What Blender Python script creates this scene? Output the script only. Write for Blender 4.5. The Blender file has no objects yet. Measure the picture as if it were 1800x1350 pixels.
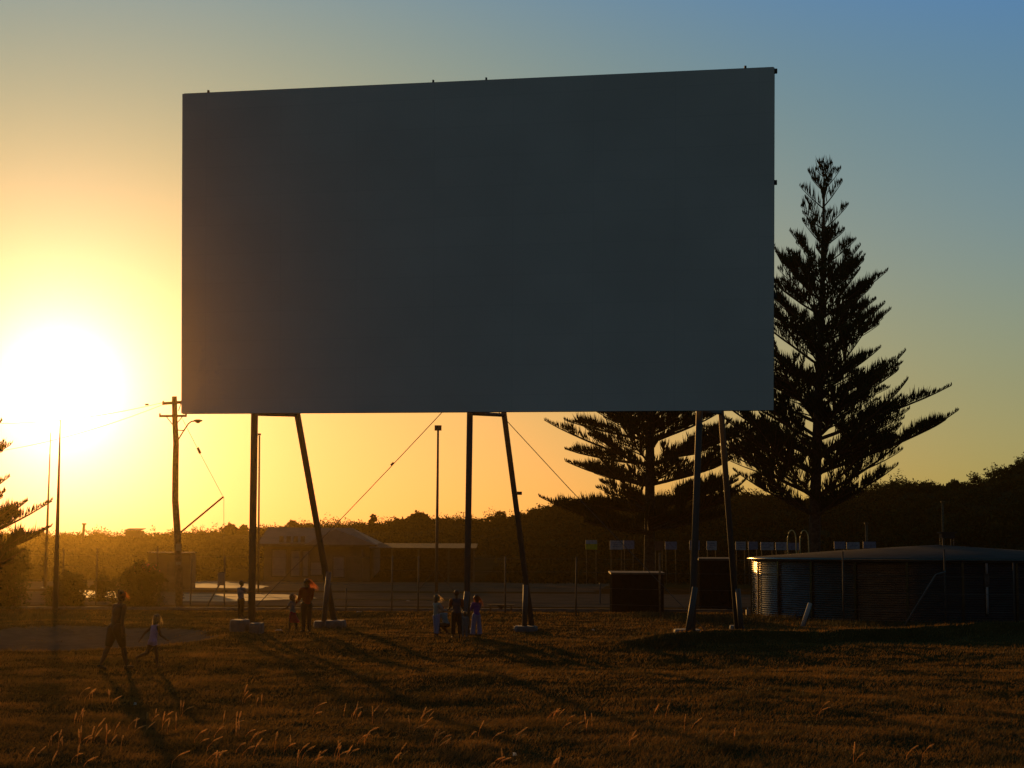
import bpy, bmesh, math, random
import numpy as np
from mathutils import Vector, Matrix, noise
D = bpy.data
S = bpy.context.scene
C = S.collection
R = math.radians
PI = math.pi
rnd = random.Random(11)

# ---------------------------------------------------------------- camera
F = 2935.0                       # focal length in pixels of the 1800 px wide photograph
CAMZ = 2.57
PITCH = math.atan(290 / F)
CM = Matrix.Rotation(R(90) + PITCH, 3, 'X') @ Matrix.Rotation(R(0.25), 3, 'Z')
cam = D.objects.new('camera', D.cameras.new('camera'))
C.objects.link(cam)
cam.data.sensor_width = 36
cam.data.lens = 36 * F / 1800
cam.data.clip_start = 0.2
cam.data.clip_end = 6000
cam.matrix_world = Matrix.Translation((0, 0, CAMZ)) @ CM.to_4x4()
S.camera = cam

def ray(px, py):
    return (CM @ Vector(((px - 900) / F, (675 - py) / F, -1))).normalized()
def at(px, py, Y):               # the point at world depth Y seen at a place of the photo
    d = ray(px, py)
    return Vector((0, 0, CAMZ)) + d * (Y / d.y)
def xat(px, Y, py=1000):
    return at(px, py, Y).x
def zat(py, Y, px=900):
    return at(px, py, Y).z

# ---------------------------------------------------------------- sun and sky
sd = ray(106, 684)               # where the sun stands
SUN_AZ = math.atan2(sd.x, sd.y)
SUN_EL = math.asin(sd.z)
ld = D.lights.new('sun', 'SUN')
ld.energy = 4.0
ld.angle = R(0.6)
ld.color = (1.0, 0.46, 0.10)
sun = D.objects.new('sun', ld)
C.objects.link(sun)
sun.rotation_euler = (-sd).to_track_quat('-Z', 'Y').to_euler()
sun.location = (-60, 200, 60)

w = D.worlds.new('World')
S.world = w
w.use_nodes = True
nt = w.node_tree
for n in list(nt.nodes): nt.nodes.remove(n)
def N(nt, t, **k):
    n = nt.nodes.new(t)
    for a, b in k.items():
        if a.startswith('i_'):
            n.inputs[int(a[2:])].default_value = b
        else:
            setattr(n, a, b)
    return n
def L(nt, a, b): nt.links.new(a, b)
sky = N(nt, 'ShaderNodeTexSky', sky_type='NISHITA')
sky.sun_disc = False
sky.sun_elevation = SUN_EL
sky.sun_rotation = SUN_AZ
sky.air_density = 1.0
sky.dust_density = 1.0
sky.ozone_density = 1.0
# grade of the sky: each channel of the physical sky raised to a power, with an aureole round
# the sun and a falloff with elevation, all by direction only
SKYK = 0.12
tc = N(nt, 'ShaderNodeTexCoord')
def M(nt, op, a, b=None, c=None):
    n = N(nt, 'ShaderNodeMath', operation=op)
    for i, v in enumerate((a, b, c)):
        if v is None: continue
        if isinstance(v, (int, float)): n.inputs[i].default_value = v
        else: L(nt, v, n.inputs[i])
    return n.outputs[0]
nrm = N(nt, 'ShaderNodeVectorMath', operation='NORMALIZE')
L(nt, tc.outputs['Generated'], nrm.inputs[0])
dot = N(nt, 'ShaderNodeVectorMath', operation='DOT_PRODUCT')
L(nt, nrm.outputs[0], dot.inputs[0])
dot.inputs[1].default_value = sd
ang = M(nt, 'MULTIPLY', M(nt, 'ARCCOSINE', M(nt, 'MINIMUM', dot.outputs['Value'], 1.0)), 180 / PI)
sx = N(nt, 'ShaderNodeSeparateXYZ')
L(nt, nrm.outputs[0], sx.inputs[0])
el = M(nt, 'MULTIPLY', M(nt, 'ARCSINE', M(nt, 'MAXIMUM', sx.outputs[2], 0.0)), 180 / PI)
el = M(nt, 'MINIMUM', el, 19.0)
sc_ = N(nt, 'ShaderNodeSeparateColor')
L(nt, sky.outputs[0], sc_.inputs[0])
cc_ = N(nt, 'ShaderNodeCombineColor')
for ch, (s1, s2, k) in enumerate((
        (1.5, 6, (-0.5039, 0.9155, -0.325, 0.8345, -0.36, -0.52, -0.0307)),
        (1.5, 6, (-0.5774, 0.4459, -0.3731, 0.9459, 0.58, -0.4031, 0.0814)),
        (4, 25, (-0.1074, 1.3561, 0.402, 3.7557, -3.0033, 1.0601, 0.20)))):
    lnN = M(nt, 'LOGARITHM', M(nt, 'MULTIPLY', M(nt, 'MAXIMUM', sc_.outputs[ch], 1e-4), SKYK), math.e)
    acc = M(nt, 'MULTIPLY_ADD', lnN, k[1], k[0])
    acc = M(nt, 'MULTIPLY_ADD', el, k[2] / 10, acc)
    acc = M(nt, 'MULTIPLY_ADD', M(nt, 'EXPONENT', M(nt, 'DIVIDE', ang, -s1)), k[3], acc)
    acc = M(nt, 'MULTIPLY_ADD', M(nt, 'EXPONENT', M(nt, 'DIVIDE', ang, -s2)), k[4], acc)
    acc = M(nt, 'MULTIPLY_ADD', M(nt, 'EXPONENT', M(nt, 'DIVIDE', el, -4)), k[5], acc)
    acc = M(nt, 'MULTIPLY_ADD', M(nt, 'MULTIPLY', el, el), k[6] / 100, acc)
    if ch == 2:                  # the blue reaches lower away from the sun
        bmp = M(nt, 'EXPONENT', M(nt, 'MULTIPLY', M(nt, 'POWER', M(nt, 'DIVIDE', M(nt, 'ABSOLUTE', M(nt, 'SUBTRACT', el, 10.5)), 4.0), 2.0), -1.0))
        wgt = M(nt, 'MINIMUM', M(nt, 'MAXIMUM', M(nt, 'DIVIDE', M(nt, 'SUBTRACT', ang, 8.0), 14.0), 0.0), 1.0)
        acc = M(nt, 'MULTIPLY_ADD', M(nt, 'MULTIPLY', bmp, wgt), 0.17, acc)
    # the sky darkens away from the sun, blue last
    acc = M(nt, 'MULTIPLY_ADD', M(nt, 'MAXIMUM', M(nt, 'SUBTRACT', ang, 36.0), 0.0), (-0.0066, -0.0108, -0.0155)[ch], acc)
    L(nt, M(nt, 'DIVIDE', M(nt, 'EXPONENT', acc), SKYK), cc_.inputs[ch])
bg = N(nt, 'ShaderNodeBackground')
bg.inputs[1].default_value = SKYK
L(nt, cc_.outputs[0], bg.inputs[0])
out = N(nt, 'ShaderNodeOutputWorld')
L(nt, bg.outputs[0], out.inputs[0])

S.view_settings.view_transform = 'Standard'
S.view_settings.look = 'None'
S.view_settings.exposure = 0.0
S.view_settings.gamma = 1.0
S.render.engine = 'CYCLES'
S.cycles.use_adaptive_sampling = False   # every pixel needs its share of haze samples
S.cycles.max_bounces = 6
S.cycles.transparent_max_bounces = 12
S.cycles.volume_bounces = 0
S.cycles.volume_step_rate = 1.0

# ---------------------------------------------------------------- helpers
def G(px, py, z=0.0):            # the point at height z seen at a place of the photo
    d = ray(px, py)
    return Vector((0, 0, CAMZ)) + d * ((z - CAMZ) / d.z)

MATS = {}
def mat(name, col, rough=0.8, metal=0.0, var=0.25, scale=6.0, bump=0.0, trans=0.0, col2=None, spec=0.3, detail=6.0, tcol=None):
    if name in MATS: return MATS[name]
    m = D.materials.new(name)
    m.use_nodes = True
    t = m.node_tree
    for n in list(t.nodes): t.nodes.remove(n)
    o = N(t, 'ShaderNodeOutputMaterial')
    b = N(t, 'ShaderNodeBsdfPrincipled')
    b.inputs['Roughness'].default_value = rough
    b.inputs['Metallic'].default_value = metal
    b.inputs['Specular IOR Level'].default_value = spec
    g = N(t, 'ShaderNodeNewGeometry')
    no = N(t, 'ShaderNodeTexNoise')
    no.inputs['Scale'].default_value = scale
    no.inputs['Detail'].default_value = detail
    L(t, g.outputs['Position'], no.inputs['Vector'])
    mix = N(t, 'ShaderNodeMix', data_type='RGBA')
    c2 = col2 or tuple(c * (1 - var) for c in col)
    c1 = col if col2 else tuple(min(1, c * (1 + var)) for c in col)
    mix.inputs[6].default_value = (*c1, 1)
    mix.inputs[7].default_value = (*c2, 1)
    mr = N(t, 'ShaderNodeMapRange')
    mr.inputs[1].default_value = 0.35; mr.inputs[2].default_value = 0.65
    L(t, no.outputs[0], mr.inputs[0])
    L(t, mr.outputs[0], mix.inputs[0])
    L(t, mix.outputs[2], b.inputs['Base Color'])
    if bump:
        bp = N(t, 'ShaderNodeBump')
        bp.inputs['Strength'].default_value = bump
        bp.inputs['Distance'].default_value = 0.05
        L(t, no.outputs[0], bp.inputs['Height'])
        L(t, bp.outputs[0], b.inputs['Normal'])
    if trans:
        tr = N(t, 'ShaderNodeBsdfTranslucent')
        if tcol: tr.inputs[0].default_value = (*tcol, 1)
        else: L(t, mix.outputs[2], tr.inputs[0])
        ms = N(t, 'ShaderNodeMixShader')
        ms.inputs[0].default_value = trans
        L(t, b.outputs[0], ms.inputs[1]); L(t, tr.outputs[0], ms.inputs[2])
        L(t, ms.outputs[0], o.inputs[0])
    else:
        L(t, b.outputs[0], o.inputs[0])
    MATS[name] = m
    return m

def link(name, me, m, parent=None):
    o = D.objects.new(name, me)
    C.objects.link(o)
    if m: me.materials.append(m)
    if parent:
        o.parent = parent
        o.matrix_parent_inverse = parent.matrix_world.inverted() if parent.type != 'EMPTY' else Matrix.Translation(-parent.location)
    return o
def tag(o, label, cat=None, group=None):
    o['label'] = label
    if cat: o['category'] = cat
    if group: o['group'] = group
    return o
def kind(o, k):
    o['kind'] = k
    return o
def thing(name, loc, label, cat, group=None):
    o = D.objects.new(name, None)
    C.objects.link(o)
    o.location = loc
    o.empty_display_size = 0.3
    return tag(o, label, cat, group)

def frame_of(d):
    d = d.normalized()
    a = Vector((0, 0, 1)) if abs(d.z) < 0.95 else Vector((1, 0, 0))
    u = d.cross(a).normalized()
    return u, u.cross(d).normalized()

class MB:
    def __init__(s): s.v = []; s.f = []
    def tube(s, pts, rad, n=8, cap=True):
        pts = [Vector(p) for p in pts]
        if not isinstance(rad, (list, tuple)): rad = [rad] * len(pts)
        b = len(s.v)
        for i, p in enumerate(pts):
            d = pts[min(i + 1, len(pts) - 1)] - pts[max(i - 1, 0)]
            u, v = frame_of(d)
            for k in range(n):
                a = 2 * PI * k / n
                s.v.append(p + (u * math.cos(a) + v * math.sin(a)) * rad[i])
        for i in range(len(pts) - 1):
            for k in range(n):
                k2 = (k + 1) % n
                s.f.append((b + i * n + k, b + i * n + k2, b + (i + 1) * n + k2, b + (i + 1) * n + k))
        if cap and n > 2:
            s.f.append(tuple(b + k for k in range(n))[::-1])
            s.f.append(tuple(b + (len(pts) - 1) * n + k for k in range(n)))
        return s
    def box(s, c, size, rz=0.0, mtx=None):
        b = len(s.v)
        m = mtx or Matrix.Rotation(rz, 3, 'Z')
        c = Vector(c)
        for dx, dy, dz in ((-1, -1, -1), (1, -1, -1), (1, 1, -1), (-1, 1, -1), (-1, -1, 1), (1, -1, 1), (1, 1, 1), (-1, 1, 1)):
            s.v.append(c + m @ Vector((dx * size[0] / 2, dy * size[1] / 2, dz * size[2] / 2)))
        for q in ((0, 3, 2, 1), (4, 5, 6, 7), (0, 1, 5, 4), (1, 2, 6, 5), (2, 3, 7, 6), (3, 0, 4, 7)):
            s.f.append(tuple(b + i for i in q))
        return s
    def poly(s, pts):
        b = len(s.v)
        s.v += [Vector(p) for p in pts]
        s.f.append(tuple(range(b, b + len(pts))))
        return s
    def slab(s, pts, off):       # a polygon with thickness
        b = len(s.v); n = len(pts); off = Vector(off)
        s.v += [Vector(p) for p in pts] + [Vector(p) + off for p in pts]
        s.f.append(tuple(range(b, b + n)))
        s.f.append(tuple(range(b + n, b + 2 * n))[::-1])
        for i in range(n):
            j = (i + 1) % n
            s.f.append((b + i, b + n + i, b + n + j, b + j))
        return s
    def ball(s, c, r, n=12, mtx=None):
        if not isinstance(r, (list, tuple)): r = (r, r, r)
        b = len(s.v); c = Vector(c); m = mtx or Matrix.Identity(3)
        rings = n // 2
        for i in range(1, rings):
            th = PI * i / rings
            for k in range(n):
                a = 2 * PI * k / n
                s.v.append(c + m @ Vector((r[0] * math.sin(th) * math.cos(a), r[1] * math.sin(th) * math.sin(a), r[2] * math.cos(th))))
        s.v.append(c + m @ Vector((0, 0, r[2]))); s.v.append(c - m @ Vector((0, 0, r[2])))
        top = len(s.v) - 2; bot = top + 1
        for i in range(rings - 2):
            for k in range(n):
                k2 = (k + 1) % n
                s.f.append((b + i * n + k, b + (i + 1) * n + k, b + (i + 1) * n + k2, b + i * n + k2))
        for k in range(n):
            k2 = (k + 1) % n
            s.f.append((top, b + k, b + k2))
            s.f.append((bot, b + (rings - 2) * n + k2, b + (rings - 2) * n + k))
        return s
    def cap(s, a, b, ra, rb, n=10):  # tapered limb with round ends
        a = Vector(a); b = Vector(b)
        s.tube([a, b], [ra, rb], n)
        s.ball(a, ra, n); s.ball(b, rb, n)
        return s
    def mesh(s, name, smooth=False):
        me = D.meshes.new(name)
        me.from_pydata([tuple(v) for v in s.v], [], s.f)
        me.validate()
        if smooth: me.polygons.foreach_set('use_smooth', [True] * len(me.polygons))
        me.update()
        return me
    def build(s, name, m, parent=None, smooth=False, label=None):
        o = link(name, s.mesh(name, smooth), m, parent)
        if label: o['label'] = label
        return o
    def blend(s, name, m, parent=None, vox=0.01, iters=2, label=None):   # fused into one skin
        me = s.mesh(name)
        o = D.objects.new('tmp', me); C.objects.link(o)
        md = o.modifiers.new('r', 'REMESH'); md.mode = 'VOXEL'; md.voxel_size = vox
        ms = o.modifiers.new('s', 'SMOOTH'); ms.iterations = iters; ms.factor = 0.5
        dg = bpy.context.evaluated_depsgraph_get()
        m2 = D.meshes.new_from_object(o.evaluated_get(dg))
        D.objects.remove(o); D.meshes.remove(me)
        m2.name = name
        m2.polygons.foreach_set('use_smooth', [True] * len(m2.polygons))
        r = link(name, m2, m, parent)
        if label: r['label'] = label
        return r

def np_mesh(name, verts, nper, m, parent=None):   # loose polygons of nper corners each
    n = len(verts) // nper
    me = D.meshes.new(name)
    me.vertices.add(len(verts)); me.vertices.foreach_set('co', np.asarray(verts, dtype=np.float32).ravel())
    me.loops.add(n * nper); me.loops.foreach_set('vertex_index', np.arange(n * nper, dtype=np.int32))
    me.polygons.add(n); me.polygons.foreach_set('loop_start', np.arange(0, n * nper, nper, dtype=np.int32))
    me.polygons.foreach_set('loop_total', np.full(n, nper, dtype=np.int32))
    me.update(calc_edges=True)
    return link(name, me, m, parent)

def leaves(centers, size, rs, flat=0.0, aspect=0.45):   # a rhombic leaf at each centre
    n = len(centers)
    d = rs.normal(size=(n, 3)); d[:, 2] += flat
    d /= np.linalg.norm(d, axis=1)[:, None]
    e = rs.normal(size=(n, 3)); e -= (e * d).sum(1)[:, None] * d
    e /= np.linalg.norm(e, axis=1)[:, None]
    s = (size * rs.uniform(0.6, 1.4, n))[:, None]
    q = np.stack([centers - d * s, centers + e * s * aspect, centers + d * s, centers - e * s * aspect], 1)
    return q.reshape(-1, 3)

# ---------------------------------------------------------------- materials
M_FIELD = mat('dry_field', (0.075, 0.037, 0.012), 0.95, bump=0.5, col2=(0.045, 0.026, 0.009), scale=1.7, detail=12, spec=0.0)
M_BARE = mat('bare_sand', (0.095, 0.072, 0.055), 0.95, scale=3, var=0.15, bump=0.3, spec=0.0)
M_DIRT = mat('dirt_road', (0.095, 0.066, 0.045), 0.9, scale=0.6, var=0.2, bump=0.2, spec=0.0)
M_VERGE = mat('verge', (0.07, 0.05, 0.022), 0.95, scale=2, spec=0.0)
M_CONC = mat('concrete', (0.085, 0.085, 0.085), 0.85, scale=5, var=0.2, bump=0.2)
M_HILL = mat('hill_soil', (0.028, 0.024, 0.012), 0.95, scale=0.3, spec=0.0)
M_SCRUB = mat('scrub_leaf', (0.028, 0.028, 0.010), 0.8, scale=0.4, var=0.4, trans=0.1, spec=0.0)
M_TREE = mat('tree_leaf', (0.040, 0.044, 0.016), 0.7, scale=1.0, var=0.4, trans=0.12, spec=0.0)
M_PINE = mat('pine_leaf', (0.032, 0.038, 0.016), 0.7, scale=2.0, var=0.35, trans=0.1, spec=0.0)
M_BARK = mat('bark', (0.07, 0.05, 0.035), 0.9, scale=8, var=0.4, bump=0.6, spec=0.03)
M_STEEL = mat('painted_steel', (0.07, 0.067, 0.064), 0.6, scale=3, var=0.08, spec=0.2)
M_DARKST = mat('dark_steel', (0.06, 0.056, 0.05), 0.7, scale=4, var=0.3, spec=0.1)
M_GALV = mat('galvanised', (0.07, 0.069, 0.068), 0.2, metal=0.9, scale=2.5, var=0.2, bump=0.1)
M_ROOF = mat('tank_roof', (0.035, 0.037, 0.040), 0.9, scale=1.2, var=0.2, spec=0.02)
M_WOOD = mat('weathered_wood', (0.12, 0.085, 0.055), 0.85, scale=7, var=0.35, bump=0.4, spec=0.03)
M_WIRE = mat('wire', (0.05, 0.045, 0.04), 0.6)
M_WALL = mat('rendered_wall', (0.10, 0.085, 0.06), 0.85, scale=1.5, var=0.15, spec=0.03)
M_TIN = mat('roof_tin', (0.085, 0.07, 0.055), 0.6, scale=1.0, var=0.15, spec=0.03)
M_LIGHT = mat('pale_panel', (0.17, 0.155, 0.135), 0.7, scale=2, var=0.12)
M_BLACK = mat('black_plastic', (0.012, 0.012, 0.011), 0.9, spec=0.0)
M_WHITE = mat('white_paint', (0.22, 0.22, 0.22), 0.8, var=0.1)

# ---------------------------------------------------------------- the ground
def sm(e0, e1, v):
    t = min(1.0, max(0.0, (v - e0) / (e1 - e0)))
    return t * t * (3 - 2 * t)
PATCH = [G(60, 1118), G(215, 1150), G(-60, 1150)]
PC = G(95, 1122)
def patch_d(x, y):               # 0 at the centre of the bare hollow, 1 on its rim
    dx = (x - PC.x) / 4.6; dy = (y - PC.y) / 7.0
    return math.sqrt(dx * dx + dy * dy) + 0.18 * noise.noise(Vector((x / 2.5, y / 2.5, 3)))
BA = G(1190, 1141); BB = G(1830, 1119)
def gz(x, y):
    if y > 74 or y < -30: return 0.0
    k = 1 - sm(64, 70, y)
    z = (0.15 * noise.noise(Vector((x / 7, y / 6, 0))) + 0.05 * noise.noise(Vector((x / 3.5, y / 3, 40))) + 0.04 * noise.noise(Vector((x / 2.2, y / 1.6, 5))) + 0.022 * noise.noise(Vector((x / 0.7, y / 0.5, 9)))) * k
    z += 0.10 * math.exp(-((y - 66.0) / 2.0) ** 2) * k
    d = patch_d(x, y)
    if d < 1.4:
        z += -0.22 * (1 - sm(0.55, 0.98, d)) + 0.09 * math.exp(-((d - 1.05) / 0.12) ** 2)
    if x > BA.x - 2.5:           # the low bank on the right
        t = (x - BA.x) / (BB.x - BA.x)
        yl = BA.y + t * (BB.y - BA.y) + 0.8 + 0.5 * noise.noise(Vector((x / 2, 1, 1)))
        a = sm(-2.5, 0.5, x - BA.x)
        z += 0.34 * a * math.exp(-((y - yl) / (0.55 if y < yl else 1.5)) ** 2)
    return z
def GG(px, py):                  # on the real ground surface
    p = G(px, py)
    for _ in range(4): p = G(px, py, gz(p.x, p.y))
    return p
def axis(lo, a, b, hi, step, g=1.35):
    r = list(np.arange(a, b + 1e-6, step))
    s = step
    while r[-1] < hi: s *= g; r.append(r[-1] + s)
    s = step
    while r[0] > lo: s *= g; r.insert(0, r[0] - s)
    return r
gx = axis(-2500, -24, 24, 2500, 0.24); gy = axis(-300, 15, 74, 5000, 0.24)
gv = [(x, y, gz(x, y)) for y in gy for x in gx]
nx = len(gx)
gf = [(j * nx + i, j * nx + i + 1, (j + 1) * nx + i + 1, (j + 1) * nx + i) for j in range(len(gy) - 1) for i in range(nx - 1)]
me = D.meshes.new('ground'); me.from_pydata(gv, [], gf)
me.polygons.foreach_set('use_smooth', [True] * len(me.polygons))
ground = kind(link('ground', me, M_FIELD), 'structure')
# the bare hollow keeps its own soil: faces inside the rim
me.materials.append(M_BARE)
for p in me.polygons:
    c = p.center
    if abs(c.x - PC.x) < 8 and abs(c.y - PC.y) < 11 and patch_d(c.x, c.y) < 0.95: p.material_index = 1

def sheet(name, pts, m, z=0.006, wob=0.5, seed=0):   # a flat sheet with an uneven edge
    out = []
    n = len(pts)
    for i in range(n):
        a = Vector(pts[i]); b = Vector(pts[(i + 1) % n])
        k = max(1, int((b - a).length / 1.5))
        for q in range(k):
            p = a.lerp(b, q / k)
            out.append((p.x + wob * noise.noise(Vector((p.x * .4, p.y * .4, seed))), p.y + wob * noise.noise(Vector((p.y * .3, p.x * .3, seed + 7))), z))
    b_ = MB(); b_.poly(out)
    o = b_.build(name, m)
    bm = bmesh.new(); bm.from_mesh(o.data); bmesh.ops.triangulate(bm, faces=bm.faces); bm.to_mesh(o.data); bm.free()
    return kind(o, 'structure')
sheet('road', [(-60, 75, 0), (60, 75, 0), (60, 96, 0), (-60, 99, 0)], M_DIRT, 0.006)
sheet('car_park', [(-44, 103, 0), (5, 101, 0), (8, 129, 0), (-44, 129, 0)], M_DIRT, 0.006, seed=4)
# verge islands in the dirt
sheet('verge', [(-10.5, 84, 0), (-2, 83, 0), (-1.5, 85.5, 0), (-9.5, 86, 0)], M_VERGE, 0.012, seed=9)
M_SUNLIT = mat('sunlit_dirt', (0.28, 0.165, 0.07), 0.8, scale=0.8, var=0.25, spec=0.12)  # paler dirt colour carries the low sun lying on these strips
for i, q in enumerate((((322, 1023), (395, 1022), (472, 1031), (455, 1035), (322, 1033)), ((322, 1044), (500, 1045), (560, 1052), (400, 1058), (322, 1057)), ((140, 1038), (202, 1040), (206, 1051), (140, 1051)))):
    sheet('sunlit_patch', [G(*p) for p in q], M_SUNLIT, 0.016, wob=0.25, seed=20 + i)
# concrete footpath with a raised kerb along the field edge
kb = MB()
kb.box((-8, 70.4, 0.03), (70, 1.5, 0.07)); kb.box((-8, 69.55, 0.06), (70, 0.16, 0.13))
kind(kb.build('path', M_CONC), 'structure')

# ---------------------------------------------------------------- the dunes behind
RY = 220.0
SKYL = [(-900, 948), (0, 948), (100, 946), (200, 948), (350, 948), (450, 938), (560, 930), (650, 930), (700, 925), (760, 917), (840, 925), (900, 918), (960, 900), (1040, 892), (1100, 885), (1200, 882), (1300, 880), (1400, 888), (1480, 885), (1560, 858), (1630, 866), (1700, 858), (1745, 842), (1800, 815), (2000, 745), (2300, 700), (4000, 700)]
def skyl(px):
    for (a, b), (c, d) in zip(SKYL, SKYL[1:]):
        if a <= px <= c: return b + (d - b) * (px - a) / (c - a)
    return SKYL[-1][1] if px > 0 else SKYL[0][1]
def ridge(x):
    px = 900 + x / RY * F
    return zat(skyl(px), RY, min(max(px, -200), 2000)) + 0.35 * noise.noise(Vector((x / 9, 0, 2)))
def hz(x, y):
    r = ridge(x if y <= RY else x * RY / y)
    if y <= RY: k = sm(128, RY, y) * 0.85 + 0.15 * sm(128, 150, y)
    else: k = 1 - 0.45 * sm(RY, 420, y)
    return r * k + 0.5 * noise.noise(Vector((x / 14, y / 14, 8))) * sm(130, 160, y) * (1 - sm(200, 215, y) * 0.8) - 0.3 * (1 - sm(128, 132, y))
hx = list(np.arange(-280, 321, 4.0)); hy = list(np.arange(126, 420, 6.0))
hv = [(x, y, hz(x, y)) for y in hy for x in hx]
nx = len(hx)
hf = [(j * nx + i, j * nx + i + 1, (j + 1) * nx + i + 1, (j + 1) * nx + i) for j in range(len(hy) - 1) for i in range(nx - 1)]
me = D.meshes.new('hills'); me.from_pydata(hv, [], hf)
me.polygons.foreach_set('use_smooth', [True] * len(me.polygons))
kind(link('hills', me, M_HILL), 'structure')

rs = np.random.RandomState(5)
def bush_pts(c, r, h, n, rs, lump=0.35):     # points through the shell of an uneven dome
    u = rs.normal(size=(n, 3)); u[:, 2] = np.abs(u[:, 2]) * 0.9 - 0.1
    u /= np.linalg.norm(u, axis=1)[:, None]
    ph = rs.uniform(0, 6.28, 4)
    rad = 1 + lump * (np.sin(u[:, 0] * 4 + ph[0]) * np.sin(u[:, 1] * 4 + ph[1]) + 0.5 * np.sin(u[:, 2] * 7 + ph[2] + u[:, 0] * 6))
    rad *= rs.uniform(0.55, 1.02, n) ** 0.6
    return np.array(c) + u * rad[:, None] * np.array([r, r, h])
P = []
x = -85.0
while x < 95:                    # low scrub along the skyline and down the slope
    for k in range(2):
        y = RY + rs.uniform(-9, 4)
        r = rs.uniform(0.9, 2.0); h = r * rs.uniform(0.35, 0.85)
        if rs.rand() < 0.12: h *= 1.7
        P.append(bush_pts((x + rs.uniform(-1, 1), y, hz(x, y) - 0.1), r, h, 340, rs))
    x += rs.uniform(0.8, 1.6)
P1 = leaves(np.concatenate(P), 0.13, rs)
P = []
for k in range(1750):
    y = 133 + 84 * rs.rand() if k < 1500 else rs.uniform(126, 136); x = (rs.rand() - 0.5) * 0.78 * y + 2
    if k > 900: x = abs(x) * rs.uniform(0.4, 1.1)
    if k >= 1500: x = rs.uniform(-60, 60)
    if -22 < x < -1 and y < 145: continue
    r = rs.uniform(1.0, 2.6); h = r * rs.uniform(0.5, 0.9)
    if h + hz(x, y) > ridge(x * RY / y) * 0.92 * y / RY: h *= 0.5
    P.append(bush_pts((x, y, hz(x, y) - 0.1), r, h, 150, rs))
P2 = leaves(np.concatenate(P), 0.24, rs)
kind(np_mesh('scrub', np.concatenate([P1, P2]), 4, M_SCRUB), 'stuff')

# ---------------------------------------------------------------- the big screen
def scr(u, v):                   # a point of the screen's plane, u and v from 0 to 1
    return SBL * (1 - u) * (1 - v) + SBR * u * (1 - v) + STL * (1 - u) * v + STR * u * v
SBL = at(318.5, 727, 52.3); SBR = at(1359.5, 721, 48.7)
STL = at(320.5, 165, 51.25); STR = at(1361, 118, 47.65)
sn = (SBR - SBL).cross(STL - SBL).normalized()       # towards the viewer
if sn.y > 0: sn = -sn
back = -sn
base = Vector(((SBL.x + SBR.x) / 2, (SBL.y + SBR.y) / 2, 0))
T = thing('drive_in_screen', base, 'giant blank dark rectangular screen raised on leaning steel legs over the field', 'screen')
M_SCREEN = mat('screen_paint', (0.78, 0.69, 0.62), 0.75, scale=0.35, var=0.05)
# cladding sheets with fine lapped edges
t = M_SCREEN.node_tree
tc2 = N(t, 'ShaderNodeTexCoord'); br = N(t, 'ShaderNodeTexBrick')
mp = N(t, 'ShaderNodeMapping'); mp.inputs['Rotation'].default_value = (R(90), 0, 0)
L(t, tc2.outputs['Object'], mp.inputs[0]); L(t, mp.outputs[0], br.inputs[0])
br.inputs['Scale'].default_value = 1.0; br.inputs['Brick Width'].default_value = 2.4; br.inputs['Row Height'].default_value = 0.9
br.inputs['Mortar Size'].default_value = 0.008; br.offset = 0
br.inputs['Color1'].default_value = (0.985, 0.985, 0.985, 1); br.inputs['Color2'].default_value = (1.01, 1.01, 1.01, 1); br.inputs['Mortar'].default_value = (0.92, 0.92, 0.92, 1)
b_ = [n for n in t.nodes if n.type == 'BSDF_PRINCIPLED'][0]
src = b_.inputs['Base Color'].links[0].from_socket
mu = N(t, 'ShaderNodeMix', data_type='RGBA', blend_type='MULTIPLY'); mu.inputs[0].default_value = 1
L(t, src, mu.inputs[6]); L(t, br.outputs[0], mu.inputs[7]); L(t, mu.outputs[2], b_.inputs['Base Color'])
MB().slab([SBL, SBR, STR, STL], back * 0.05).build('screen_panel', M_SCREEN, T)
fr = MB()
def beam(mb, a, b, wd, up, dp=None):
    a = Vector(a); b = Vector(b); d = (b - a); u = Vector(up).normalized(); x = d.normalized(); z = x.cross(u).normalized()
    m = Matrix((x, u, z)).transposed()
    mb.box((a + b) / 2, (d.length, wd, dp or wd), mtx=m)
o_ = back * 0.12
for a, b in ((SBL, SBR), (SBR, STR), (STR, STL), (STL, SBL)):
    c = (SBL + STR) / 2
    beam(fr, a.lerp(c, 0.003) + o_, b.lerp(c, 0.003) + o_, 0.13, back, 0.07)
fr.build('edge_frame', M_DARKST, T)
gi = MB()
for k in range(1, 10):
    a = scr(0.004, k / 10) + back * 0.13; b = scr(0.996, k / 10) + back * 0.13
    beam(gi, a, b, 0.15, back, 0.07)
gi.build('girts', M_DARKST, T)
for px, py, u_, v_ in ((367, 162, .045, 1), (779, 144, .44, 1), (871, 138, .53, 1), (1313, 119, .954, 1)):
    MB().box(scr(u_, v_) + back * 0.1 + Vector((0, 0, 0.03)), (0.06, 0.1, 0.12)).build('lug', M_DARKST, T)
for v_ in (0.99, 0.665, 0.335):
    MB().box(scr(1, v_) + back * 0.1 + Vector((0.035, 0, 0)), (0.09, 0.1, 0.13)).build('lug', M_DARKST, T)
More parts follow.
